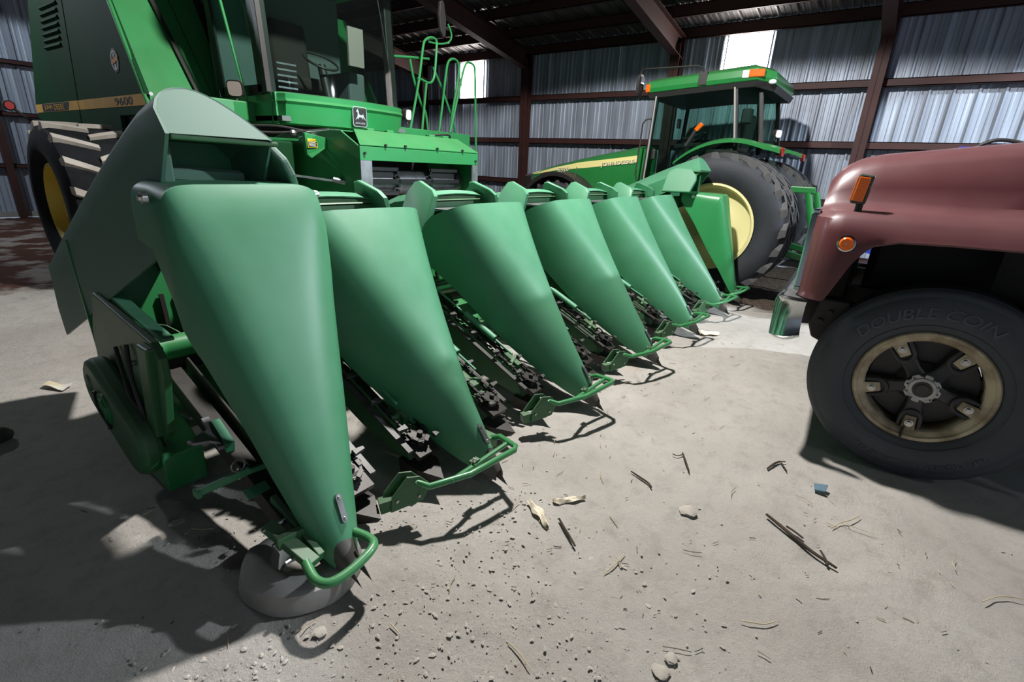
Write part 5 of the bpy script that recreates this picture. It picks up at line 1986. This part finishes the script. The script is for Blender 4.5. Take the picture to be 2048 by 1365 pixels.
for s in (-1, 1):
    MB().box(TX + s * 0.45 - 0.04, TX + s * 0.45 + 0.04, -6.5, 0.25, 0.72, 0.95).build('frame_rail', 'black', trk, smooth=0)
    # front spring eye and shackle
    mb = MB()
    mb.prism([(TX + s * 0.86, 0.22, 0.93), (TX + s * 0.86, 0.06, 0.93), (TX + s * 0.86, 0.03, 0.80), (TX + s * 0.86, 0.07, 0.70), (TX + s * 0.86, 0.15, 0.655), (TX + s * 0.86, 0.22, 0.68), (TX + s * 0.86, 0.255, 0.77)], (s * 0.10, 0, 0))
    sp = mb.build('spring_hanger', 'black', trk, smooth=0, bevel=0.012)
    mb = MB()
    for y, z in ((0.15, 0.85), (0.14, 0.72), (0.19, 0.79)):
        mb.cyl((TX + s * 0.95, y, z), (TX + s * 0.985, y, z), 0.016, n=6)
    mb.build_each('bolt', 'darksteel', sp)
    MB().bar((TX + s * 0.90, 0.14, 0.70), (TX + s * 0.90, -0.9, 0.56), 0.08, 0.05).build('leaf_spring', 'black', trk, smooth=0)
MB().cyl((TX - 0.9, -0.37, 0.55), (TX + 0.9, -0.37, 0.55), 0.06, n=14).build('front_axle', 'black', trk)
MB().box(TX - 0.38, TX + 0.38, -1.5, 0.05, 0.80, 1.52).build('engine_block', 'black', trk, smooth=0, bevel=0.05)
MB().box(TX - 0.55, TX + 0.55, 0.12, 0.22, 0.85, 1.52).build('radiator', 'black', trk, smooth=0, bevel=0.01)
for s in (-1, 1):
    MB().box(TX + s * 0.62 - 0.008, TX + s * 0.62 + 0.008, -1.6, -0.55, 1.05, 1.50).build('inner_fender', 'black', trk, smooth=0)
# side lamps
mb = MB()
c = Vector((TX - 1.06, 0.155, 1.565))
rot = Matrix.Rotation(0.10, 3, 'X')
mb.obox(c, (0.052, 0.072, 0.155), rot)
ml = mb.build('turn_lamp', 'cast', trk, smooth=0, bevel=0.010)
MB().obox(c + Vector((-0.024, 0.004, 0)), (0.014, 0.052, 0.125), rot).build('lens', 'amber', ml, smooth=0, bevel=0.004)
MB().obox(c + Vector((0.0, 0.034, 0)), (0.040, 0.014, 0.125), rot).build('front_lens', 'amber', ml, smooth=0, bevel=0.004)
MB().cyl((TX - 1.06, 0.15, 1.49), (TX - 1.06, 0.15, 1.44), 0.018, n=10).build('stem', 'black', ml)
mk = MB().lathe([(0.0, -0.022), (0.026, -0.02), (0.036, -0.010), (0.037, 0.0)], (TX - 1.176, 0.155, 1.285), 0, 24).build('marker_lamp', 'amber', trk)
MB().lathe([(0.036, 0.002), (0.037, -0.012), (0.044, -0.010), (0.046, 0.002)], (TX - 1.176, 0.155, 1.285), 0, 24).build('bezel', 'chrome', mk)
MB().cyl((TX - 1.200, 0.155, 1.285), (TX - 1.194, 0.155, 1.285), 0.005, n=8).build('screw', 'bright', mk)

# front wheels: radial tyre, cream demountable rim, five spoke cast hub
WR, WW, WZ, WY = 0.553, 0.27, 0.548, -0.365


def truck_wheel(xc, out):
    h = WW / 2
    rr = 0.315
    pr = [(rr - 0.02, h * 0.6), (rr, h * 0.86), (rr + 0.012, h * 0.98), (rr + 0.05, h * 1.12), (rr + 0.10, h * 1.18), (rr + 0.15, h * 1.14), (rr + 0.185, h * 1.04), (WR - 0.045, h * 1.0), (WR - 0.040, h * 0.985), (WR - 0.030, h * 0.975), (WR - 0.012, h * 0.90), (WR - 0.002, h * 0.80)]
    # ribbed tread: grooves
    tread = []
    xs = [0.80, 0.52, 0.515, 0.45, 0.445, 0.18, 0.175, 0.11, 0.105]
    dep = [0, 0, 0.014, 0.014, 0, 0, 0.014, 0.014, 0]
    for x, d in list(zip(xs, dep)):
        tread.append((WR - d, h * x))
    tread2 = [(r, -x) for r, x in tread[::-1]]
    prof = pr + tread + tread2 + [(r, -x) for r, x in pr[::-1]]
    ty = MB().lathe(prof, (0, 0, 0), 0, 96, closed=True).build('tyre', 'rubber_truck', trk, local=True, smooth=30)
    ty.location = Vector((xc, WY, WZ)) - worldloc(trk)
    o = out

    def bld(mb, name, mt, **k):
        return mb.build(name, mt, ty, local=True, **k)
    # raised sidewall ridges
    for r, hh in ((WR - 0.062, 1.055), (WR - 0.085, 1.105), (rr + 0.045, 1.125)):
        bld(MB().lathe([(r - 0.004, o * h * (hh - 0.02)), (r, o * h * (hh + 0.012)), (r + 0.004, o * h * (hh - 0.02))], (0, 0, 0), 0, 96), 'sidewall_ridge', 'rubber_truck')
    # rim ring
    bld(MB().lathe([(rr + 0.004, o * h * 0.93), (rr - 0.004, o * h * 1.0), (rr - 0.018, o * h * 0.99), (rr - 0.024, o * h * 0.90), (rr - 0.048, o * h * 0.80), (rr - 0.056, o * h * 0.70), (rr - 0.058, -o * h * 0.5)], (0, 0, 0), 0, 72), 'rim', 'cream_rim', smooth=25)
    # brake drum behind
    bld(MB().lathe([(0.0, o * h * 0.05), (0.245, o * h * 0.05), (0.252, -o * h * 0.1), (0.252, -o * h * 0.95), (0.0, -o * h * 0.95)], (0, 0, 0), 0, 40), 'brake_drum', 'hub', smooth=30)
    # hub barrel and spokes
    bld(MB().lathe([(0.0, o * h * 0.98), (0.055, o * h * 0.98), (0.062, o * h * 0.90), (0.075, o * h * 0.72), (0.085, o * h * 0.45), (0.12, o * h * 0.2)], (0, 0, 0), 0, 36), 'hub', 'hub')
    for k in range(5):
        a = math.radians(126 + 72 * k)
        ra = Vector((0, math.cos(a) * 1.0, math.sin(a)))
        ta = Vector((0, -math.sin(a), math.cos(a)))
        ux = Vector((o, 0, 0))
        secs = []
        for r, hw_, x0, x1 in ((0.06, 0.052, h * 0.1, h * 0.72), (0.10, 0.042, h * 0.1, h * 0.66), (0.15, 0.046, h * 0.05, h * 0.60), (0.19, 0.058, h * 0.0, h * 0.62), (0.235, 0.062, -h * 0.05, h * 0.60), (0.256, 0.058, -h * 0.05, h * 0.48)):
            c = ra * r
            secs.append([c - ta * hw_ + ux * x0, c - ta * hw_ * 0.82 + ux * x1 * 0.92, c - ta * hw_ * 0.6 + ux * x1, c + ta * hw_ * 0.6 + ux * x1, c + ta * hw_ * 0.82 + ux * x1 * 0.92, c + ta * hw_ + ux * x0])
        sp = bld(MB().loft(secs, ring=True, cap=True), 'spoke', 'hub', smooth=30)
        # U shaped boss round the clamp pocket
        path = [ra * 0.262 - ta * 0.047 + ux * h * 0.62, ra * 0.19 - ta * 0.043 + ux * h * 0.67, ra * 0.165 - ta * 0.026 + ux * h * 0.67, ra * 0.157 + ux * h * 0.67, ra * 0.165 + ta * 0.026 + ux * h * 0.67, ra * 0.19 + ta * 0.043 + ux * h * 0.67, ra * 0.262 + ta * 0.047 + ux * h * 0.62]
        bld(MB().tube(bez(path, 3), 0.011, 8), 'spoke_boss', 'hub')
        mb = MB()
        mb.prism([ra * 0.185 - ta * 0.026 + ux * h * 0.60, ra * 0.185 + ta * 0.026 + ux * h * 0.60, ra * 0.275 + ta * 0.034 + ux * h * 0.70, ra * 0.275 - ta * 0.034 + ux * h * 0.70], ux * 0.014)
        bld(mb, 'rim_clamp', 'cream_rim', smooth=0, bevel=0.004)
        p = ra * 0.228 + ux * h * 0.70
        bld(MB().cyl(p, p + ux * 0.012, 0.021, n=16), 'washer', 'bright')
        bld(MB().cyl(p + ux * 0.010, p + ux * 0.030, 0.014, n=6), 'nut', 'bright', smooth=0)
    # hub cap with lobed flange
    rg = []
    for k in range(64):
        a = 2 * PI * k / 64
        r = 0.078 + 0.004 * (1 if math.sin(8 * a) > -0.4 else -1.6)
        rg.append((o * h * 0.96, r * math.cos(a), r * math.sin(a)))
    hc = bld(MB().prism(rg, (o * 0.014, 0, 0)), 'hub_flange', 'hubcap', smooth=0, bevel=0.002)
    bld(MB().lathe([(0.064, o * (h * 0.96 + 0.012)), (0.060, o * (h * 0.96 + 0.024)), (0.046, o * (h * 0.96 + 0.024)), (0.045, o * (h * 0.96 + 0.016)), (0.0, o * (h * 0.96 + 0.016))], (0, 0, 0), 0, 40), 'hub_ring', 'hubcap', smooth=30)
    bld(MB().lathe([(0.044, o * (h * 0.96 + 0.018)), (0.030, o * (h * 0.96 + 0.018)), (0.028, o * (h * 0.96 + 0.026)), (0.022, o * (h * 0.96 + 0.030)), (0.0, o * (h * 0.96 + 0.030))], (0, 0, 0), 0, 32), 'hub_plug', 'cast', smooth=30)
    for k in range(10):
        a = 2 * PI * k / 10 + 0.2
        p = Vector((o * (h * 0.96 + 0.012), 0.070 * math.cos(a), 0.070 * math.sin(a)))
        bld(MB().cyl(p, p + Vector((o * 0.008, 0, 0)), 0.005, n=6), 'stud', 'cast', smooth=0)
    # valve stem
    a = math.radians(-86)
    ra = Vector((0, math.cos(a), math.sin(a)))
    bld(MB().cyl(ra * (rr - 0.06) + Vector((o * h * 0.8, 0, 0)), ra * (rr - 0.005) + Vector((o * h * 1.03, 0, 0)), 0.006, n=8), 'valve_stem', 'black')
    return ty


wt = truck_wheel(3.485, -1)
truck_wheel(TX + (TX - 3.485), 1)


def arc_text(s, r0, hgt, a_start, a_end, name, bold=0.0, shear=0.0):
    """letters running round the near tyre sidewall, clockwise as seen from the near side"""
    v, f = text_verts(s, 1.0, 0.0, bold, shear)
    x0, x1 = min(p.x for p in v), max(p.x for p in v)
    y0, y1 = min(p.y for p in v), max(p.y for p in v)
    h = WW / 2
    mb = MB()
    out = []
    for p in v:
        t = (p.x - x0) / (x1 - x0)
        a = a_start + (a_end - a_start) * t
        r = r0 + hgt * (p.y - y0) / (y1 - y0)
        k = interp([(0.315, 0.93), (0.365, 1.12), (0.415, 1.18), (0.465, 1.14), (0.50, 1.04), (0.51, 1.0)], r)
        out.append(Vector((-(h * k + 0.0035), r * math.cos(a), r * math.sin(a))))
    mb.add(out, f)
    o = mb.build(name, 'letter_rubber', wt, local=True, smooth=0, solid=0.003)
    return o


# seen from -X, +Y is to the left, so text runs from +Y (left) over the top to -Y
arc_text('DOUBLE COIN', 0.398, 0.058, math.radians(146), math.radians(52), 'sidewall_lettering', 0.0, 0.0) if False else None
arc_text('DOUBLE COIN', 0.400, 0.056, math.radians(34), math.radians(122), 'sidewall_lettering', 0.0, 0.25)
arc_text('11R22.5-16PR', 0.470, -0.026, math.radians(-56), math.radians(-92), 'sidewall_lettering')
arc_text('11.00R20-16PR', 0.470, -0.026, math.radians(-100), math.radians(-140), 'sidewall_lettering')
# cab behind the hood, mostly out of the picture
mb = MB()
sec = [(-1.72, 0.72), (-1.72, 1.95), (-1.95, 2.65), (-3.2, 2.70), (-3.35, 0.72)]
mb.prism([(TX - 1.12, y, z) for y, z in sec], (2.24, 0, 0))
mb.build('cab', 'maroon', trk, smooth=0, bevel=0.06)
MB().prism([(TX - 0.98, -1.70, 2.0), (TX + 0.98, -1.70, 2.0), (TX + 0.92, -1.90, 2.55), (TX - 0.92, -1.90, 2.55)], (0, 0.012, 0)).build('windshield', 'glass', trk, smooth=0)
MB().prism([(TX - 1.128, -1.95, 1.85), (TX - 1.128, -2.95, 1.85), (TX - 1.128, -2.95, 2.50), (TX - 1.128, -2.10, 2.50)], (0.01, 0, 0)).build('door_window', 'glass', trk, smooth=0)
for s in (-1, 1):
    for dx in (0.0, -0.32):
        ty = tyre('tyre', (TX + s * (0.98 + dx), -5.6, 0.553), 0.553, 0.27, 0.30, trk, 'rubber_truck')
        MB().lathe([(0.30, s * 0.10), (0.24, s * 0.05), (0.0, s * 0.05)], (0, 0, 0), 0, 40).build('rim', 'cream_rim', ty, local=True)
MB().cyl((TX - 1, -5.6, 0.55), (TX + 1, -5.6, 0.55), 0.09, n=12).build('rear_axle', 'black', trk)
MB().box(TX - 1.15, TX + 1.15, -7.0, -3.5, 0.98, 1.10).build('flatbed', 'redsteel', trk, smooth=0, bevel=0.01)

# ================================================================ blue implement behind the truck
blu = thing('blue_implement', (7.6, -0.9, 0), 'bright blue steel implement glimpsed behind the maroon truck', 'implement')
mb = MB()
mb.prism([(7.25, -0.42, 1.96), (7.25, -1.3, 1.98), (7.25, -1.5, 1.3), (7.25, -0.9, 0.95), (7.25, -0.55, 1.3)], (0.8, 0, 0))
mb.build('hopper', 'blue', blu, smooth=0, bevel=0.02)
MB().box(7.2, 8.1, -1.35, -0.40, 1.965, 2.0).build('lid', 'blue', blu, smooth=0, bevel=0.01)
for x, y in ((7.3, -0.62), (8.0, -0.62), (7.3, -1.35), (8.0, -1.35)):
    MB().box(x - 0.04, x + 0.04, y - 0.04, y + 0.04, 0, 1.35).build('leg', 'blue', blu, smooth=0)
MB().box(7.22, 8.08, -0.70, -0.55, 0.95, 1.10).build('frame_rail', 'blue', blu, smooth=0, bevel=0.01)
MB().prism([(7.2, -0.50, 0.62), (7.2, -0.70, 0.62), (7.2, -0.62, 0.86)], (0.3, 0, 0)).build('guard_plate', 'steel', blu, smooth=0)
MB().tube(bez([(7.18, -0.52, 1.99), (7.15, -0.66, 2.06), (7.15, -0.85, 2.04), (7.2, -1.0, 1.98)], 5), 0.018, 8).build('hose', 'black', blu)
# bits of blue frame that show through the wheel arch
pz = at(1757, 497, 0, 6.9)
MB().obox(pz, (0.30, 0.20, 0.13), Matrix.Rotation(0.15, 3, 'X')).build('bracket', 'blue', blu, smooth=0)
pz2 = at(1757, 515, 0, 6.9)
MB().prism([pz2 + Vector((0, 0.10, -0.13)), pz2 + Vector((0, 0.07, 0.06)), pz2 + Vector((0, -0.13, 0.03))], (0.2, 0, 0)).build('bracket', 'blue', blu, smooth=0)
MB().box(pz.x - 0.05, 7.3, pz.y - 0.03, pz.y + 0.03, pz.z - 0.03, pz.z + 0.03).build('strut', 'blue', blu, smooth=0)
MB().box(pz2.x - 0.0, pz2.x + 0.08, pz2.y - 0.04, pz2.y + 0.04, 0, pz2.z).build('leg', 'blue', blu, smooth=0)

# ================================================================ small things on the floor
# upturned worn pan under the nearest snout tip
mb = MB()
pc = Vector((0.795, 1.575, 0))
prof = [(0.228, 0.0), (0.226, 0.03), (0.215, 0.075), (0.185, 0.096), (0.150, 0.10), (0.115, 0.088), (0.10, 0.06), (0.098, 0.0)]
rows = []
NS = 56
for k in range(NS + 1):
    a = 2 * PI * k / NS
    cut = 1.0 if not (math.radians(62) < a < math.radians(118)) else 0.75
    wob = 1 + 0.015 * math.sin(3 * a) + 0.01 * math.sin(7 * a)
    rows.append([pc + Vector((r * wob * math.cos(a), r * wob * math.sin(a), z * cut)) for r, z in prof])
mb.loft(rows)
pan = mb.build('round_pan', 'tub', None, smooth=35, solid=0.008)
tag(pan, 'worn grey round pan lying under the tip of the nearest snout', 'pan')


def ground(px, py):
    p = at(px, py, 2, 0.0)
    return p


def ribbon(name, pix, wid, mt, label, cat, lift=0.012, group=None, curl=0.01):
    pts = bez([ground(a, b) for a, b in pix], 5)
    n = len(pts)
    rows = []
    for i, p in enumerate(pts):
        t = i / (n - 1)
        d = (pts[min(i + 1, n - 1)] - pts[max(i - 1, 0)]).normalized()
        sd = Vector((-d.y, d.x, 0))
        w_ = wid * (0.25 + 0.75 * math.sin(PI * min(1, 0.12 + t * 0.86))) * (1 + 0.25 * math.sin(13 * t + pix[0][0]))
        rows.append([p + sd * w_ * q + Vector((0, 0, lift * 0.2 + curl * (1 - q * q) + 0.006 * math.sin(9 * t + 4 * q))) for q in (-1, -0.6, -0.2, 0.2, 0.6, 1)])
    o = MB().loft(rows).build(name, mt, None, smooth=40, solid=0.0025)
    return tag(o, label, cat, group)


def stick(name, pix, r, mt, label, cat, group=None, branch=None):
    pts = bez([ground(a, b) + Vector((0, 0, r * 1.1)) for a, b in pix], 5)
    n = len(pts)
    mb = MB().tube(pts, [r * (0.5 + 0.6 * math.sin(PI * (0.15 + 0.75 * i / (n - 1)))) for i in range(n)], 7)
    for br in branch or []:
        q = [ground(a, b) + Vector((0, 0, r * 1.1)) for a, b in br]
        mb.tube(bez(q, 4), r * 0.6, 6)
    o = mb.build(name, mt, None)
    return tag(o, label, cat, group)


ribbon('corn_husk', [(1058, 1003), (1072, 1020), (1084, 1036), (1094, 1054)], 0.022, 'husk', 'pale dry corn husk lying lengthwise beside the dark twig', 'husk', curl=0.012)
ribbon('corn_husk', [(1106, 1004), (1128, 1003), (1150, 1000), (1170, 996)], 0.018, 'husk', 'pale shredded corn husk lying crosswise on open dirt', 'husk', curl=0.009)
ribbon('corn_husk', [(1400, 666), (1418, 668), (1438, 669)], 0.045, 'husk', 'small pale husk lying near the row of far snout tips', 'husk', curl=0.02)
stick('twig', [(1118, 1040), (1130, 1062), (1140, 1078), (1150, 1095)], 0.006, 'twig', 'short dark twig pointing away below the corn husks', 'twig')
stick('twig', [(1262, 945), (1280, 957), (1296, 968), (1303, 977)], 0.005, 'twig', 'thin dark twig alone on the middle of the floor', 'twig')
stick('dry_stalk', [(1532, 1032), (1560, 1055), (1590, 1080), (1620, 1105), (1672, 1140)], 0.008, 'twig', 'long split dark stalk with pale end in front of the truck wheel', 'stalk',
      branch=[[(1572, 1056), (1590, 1068), (1605, 1080)], [(1640, 1105), (1650, 1122), (1654, 1134)]])
stick('dry_stalk', [(1534, 940), (1548, 930), (1560, 925)], 0.006, 'twig', 'forked dry stalk on the floor left of the blue chip', 'stalk', branch=[[(1560, 925), (1566, 934), (1573, 945)], [(1558, 926), (1570, 926)]])
stick('dry_stalk', [(1365, 908), (1371, 925), (1378, 945)], 0.005, 'twig', 'bent dry stalk near the middle of the bright floor', 'stalk', branch=[[(1345, 910), (1356, 914), (1366, 910)]])
stick('straw_stalk', [(1662, 1058), (1680, 1047), (1700, 1042), (1720, 1032)], 0.0024, 'straw', 'pale forked straw stalk below the truck wheel', 'straw', branch=[[(1682, 1048), (1720, 1060), (1750, 1070)]])
stick('straw_stalk', [(1965, 1205), (1990, 1196), (2015, 1195), (2046, 1200)], 0.0024, 'straw', 'pale curved straw at the lower right edge', 'straw')
stick('straw_stalk', [(1480, 1243), (1505, 1247), (1530, 1250), (1555, 1243)], 0.0024, 'straw', 'pale curved straw lying low in the foreground', 'straw')
stick('straw_stalk', [(1208, 1148), (1228, 1132), (1250, 1108)], 0.0024, 'straw', 'straight grey straw lying left of the long split stalk', 'straw')
stick('straw_stalk', [(780, 1248), (790, 1258), (800, 1270)], 0.0024, 'straw', 'short pale straw on the gravel near the pan', 'straw')
stick('straw_stalk', [(1016, 1286), (1040, 1310), (1060, 1338)], 0.0024, 'straw', 'thin long straw near the bottom edge of the floor', 'straw')
# chip, paper, dark rubber piece, clods
g = ground(1638, 980)
mb = MB().prism([g + Vector((0.03, 0.03, 0.004)), g + Vector((-0.035, 0.02, 0.004)), g + Vector((-0.03, -0.03, 0.012)), g + Vector((0.028, -0.035, 0.022))], (0.004, 0, 0.008))
tag(mb.build('plastic_chip', 'glassblue', None, smooth=0, bevel=0.002), 'small blue grey chip lying in front of the truck wheel', 'chip')
pp = [ground(a, b) for a, b in ((83, 776), (100, 768), (147, 771), (125, 782), (88, 783))]
mb = MB()
rows = []
A_, B_, C_, D_ = pp[0], pp[1], pp[2], pp[3]
for i in range(7):
    u = i / 6
    rows.append([(A_.lerp(B_, v_) * (1 - u) + D_.lerp(C_, v_) * u) + Vector((0, 0, 0.012 + 0.012 * math.sin(5 * u + 2 * v_))) for v_ in (0, 0.33, 0.66, 1)])
mb.loft(rows)
tag(mb.build('paper_scrap', 'paper', None, smooth=30, solid=0.002), 'crumpled white paper scrap on the floor at far left', 'paper')
g = ground(-2, 880)
mb = MB()
rows = []
for y, w_, h_ in ((-0.12, 0.06, 0.07), (-0.06, 0.075, 0.085), (0.0, 0.07, 0.075), (0.06, 0.055, 0.06), (0.10, 0.03, 0.035)):
    rows.append([g + Vector((0.0 + y * 0.6 + 0.0, 0, 0)) + Vector((w_ * math.cos(a) * 0.3, w_ * math.cos(a), h_ * max(0, math.sin(a)) + 0.001)) for a in [PI * k / 10 for k in range(11)]])
mb.loft(rows)
for r_ in (rows[0], rows[-1]):
    mb.add(r_, [tuple(range(11))])
tag(mb.build('rubber_lump', 'blackplastic', None, smooth=40), 'dark rounded rubber lump at the left edge of the floor', 'rubber piece')


def clod(px, py, r, label, name='dirt_clod', mt='clod'):
    c = ground(px, py)
    bm = bmesh.new()
    bmesh.ops.create_icosphere(bm, subdivisions=2, radius=r)
    for v in bm.verts:
        v.co *= 1 + 0.55 * noise.noise(v.co * (1.3 / r) + Vector((px, py, 0)))
        v.co.z *= 0.2
    me = bpy.data.meshes.new(name)
    bm.to_mesh(me)
    bm.free()
    finish(me, 60)
    me.materials.append(M[mt])
    o = bpy.data.objects.new(name, me)
    COL.objects.link(o)
    o.location = c + Vector((0, 0, r * 0.06))
    return tag(o, label, 'dirt clod' if name == 'dirt_clod' else 'stone')


clod(1322, 1345, 0.030, 'rounded pale clod at the bottom edge of the floor')
clod(1342, 1318, 0.022, 'crumbly tan clod just above the rounded pale one')
clod(1375, 1022, 0.045, 'flat light clod pressed into the middle of the floor')
clod(458, 1108, 0.018, 'small grey clod on the lit patch left of the pan')
clod(640, 1265, 0.022, 'pale lump in the shadow below the pan')
clod(355, 1045, 0.03, 'flat stone chip on the lit edge left of the pan', 'flat_stone')

# gravel and straw bits nobody could count
rnd = random.Random(3)


LV, LF, LM = [], [], []


def free(x, y):
    """clear of the truck, the pan and the header shoes"""
    if x > 2.95 and y < 0.55:
        return False
    if x > 5.1 and 1.1 < y < 1.5:
        return False
    if (x - 0.85) ** 2 + (y - 1.54) ** 2 < 0.27 ** 2:
        return False
    return True


def pebbles(n, pick, rmin, rmax):
    base_v = [(0, 0, 1), (0.9, 0, 0.1), (0.28, 0.85, 0.1), (-0.72, 0.52, 0.1), (-0.72, -0.52, 0.1), (0.28, -0.85, 0.1), (0, 0, -0.6)]
    base_f = [(0, 1, 2), (0, 2, 3), (0, 3, 4), (0, 4, 5), (0, 5, 1), (6, 2, 1), (6, 3, 2), (6, 4, 3), (6, 5, 4), (6, 1, 5)]
    for _ in range(n):
        x, y = pick()
        if not free(x, y):
            continue
        r = rmin + (rmax - rmin) * rnd.random() ** 3
        a = rnd.random() * 2 * PI
        sx, sy, sz = r * (0.8 + rnd.random() * 0.8), r * (0.6 + rnd.random() * 0.4), r * (0.22 + rnd.random() * 0.2)
        o = len(LV)
        for p in base_v:
            q = (p[0] * sx * (0.8 + 0.4 * rnd.random()), p[1] * sy * (0.8 + 0.4 * rnd.random()), p[2] * sz)
            LV.append((x + q[0] * math.cos(a) - q[1] * math.sin(a), y + q[0] * math.sin(a) + q[1] * math.cos(a), q[2] - 0.006))
        LF.extend(tuple(i + o for i in t) for t in base_f)
        LM.extend([0] * len(base_f))


def pick_near():
    while True:
        x, y = rnd.uniform(0.1, 1.9), rnd.uniform(0.0, 2.6)
        if rnd.random() < math.exp(-((x - 0.8) ** 2 + (y - 1.0) ** 2) / 0.9):
            return x, y


def pick_all():
    return rnd.uniform(0.0, 6.4), rnd.uniform(-1.6, 4.5)


def chaff(n, slot, lo, hi):
    for _ in range(n):
        x, y = rnd.uniform(0.2, 5.5), rnd.uniform(-1.5, 3.0)
        if not free(x, y) or (5.2 < x and 1.1 < y < 1.5):
            continue
        a = rnd.gauss(-0.3, 1.0)
        ln_ = lo + (hi - lo) * rnd.random() ** 3
        d = Vector((math.cos(a), math.sin(a), 0))
        s = Vector((-d.y, d.x, 0)) * (0.0010 + 0.0012 * rnd.random())
        c = Vector((x, y, -0.002))
        bend = Vector((-d.y, d.x, 0)) * rnd.uniform(-0.10, 0.10) * ln_
        up = Vector((0, 0, 0.003))
        o = len(LV)
        for p in (c - d * ln_ / 2, c + bend, c + d * ln_ / 2):
            LV.extend([tuple(p + s), tuple(p - s), tuple(p + up)])
        ff = [(0, 1, 4, 3), (1, 2, 5, 4), (2, 0, 3, 5), (3, 4, 7, 6), (4, 5, 8, 7), (5, 3, 6, 8), (0, 2, 1), (6, 7, 8)]
        LF.extend(tuple(i + o for i in t) for t in ff)
        LM.extend([slot] * len(ff))


pebbles(2600, pick_near, 0.002, 0.011)
pebbles(1800, pick_all, 0.002, 0.008)
chaff(420, 1, 0.015, 0.10)
chaff(160, 2, 0.012, 0.06)
me = bpy.data.meshes.new('floor_litter')
me.from_pydata(LV, [], LF)
for k_ in ('stone', 'straw', 'twig'):
    me.materials.append(M[k_])
me.polygons.foreach_set('material_index', LM)
o = bpy.data.objects.new('floor_litter', me)
COL.objects.link(o)
tag(o, 'loose gravel, straw chaff and stalk bits scattered over the dirt floor', 'litter', kind='stuff')
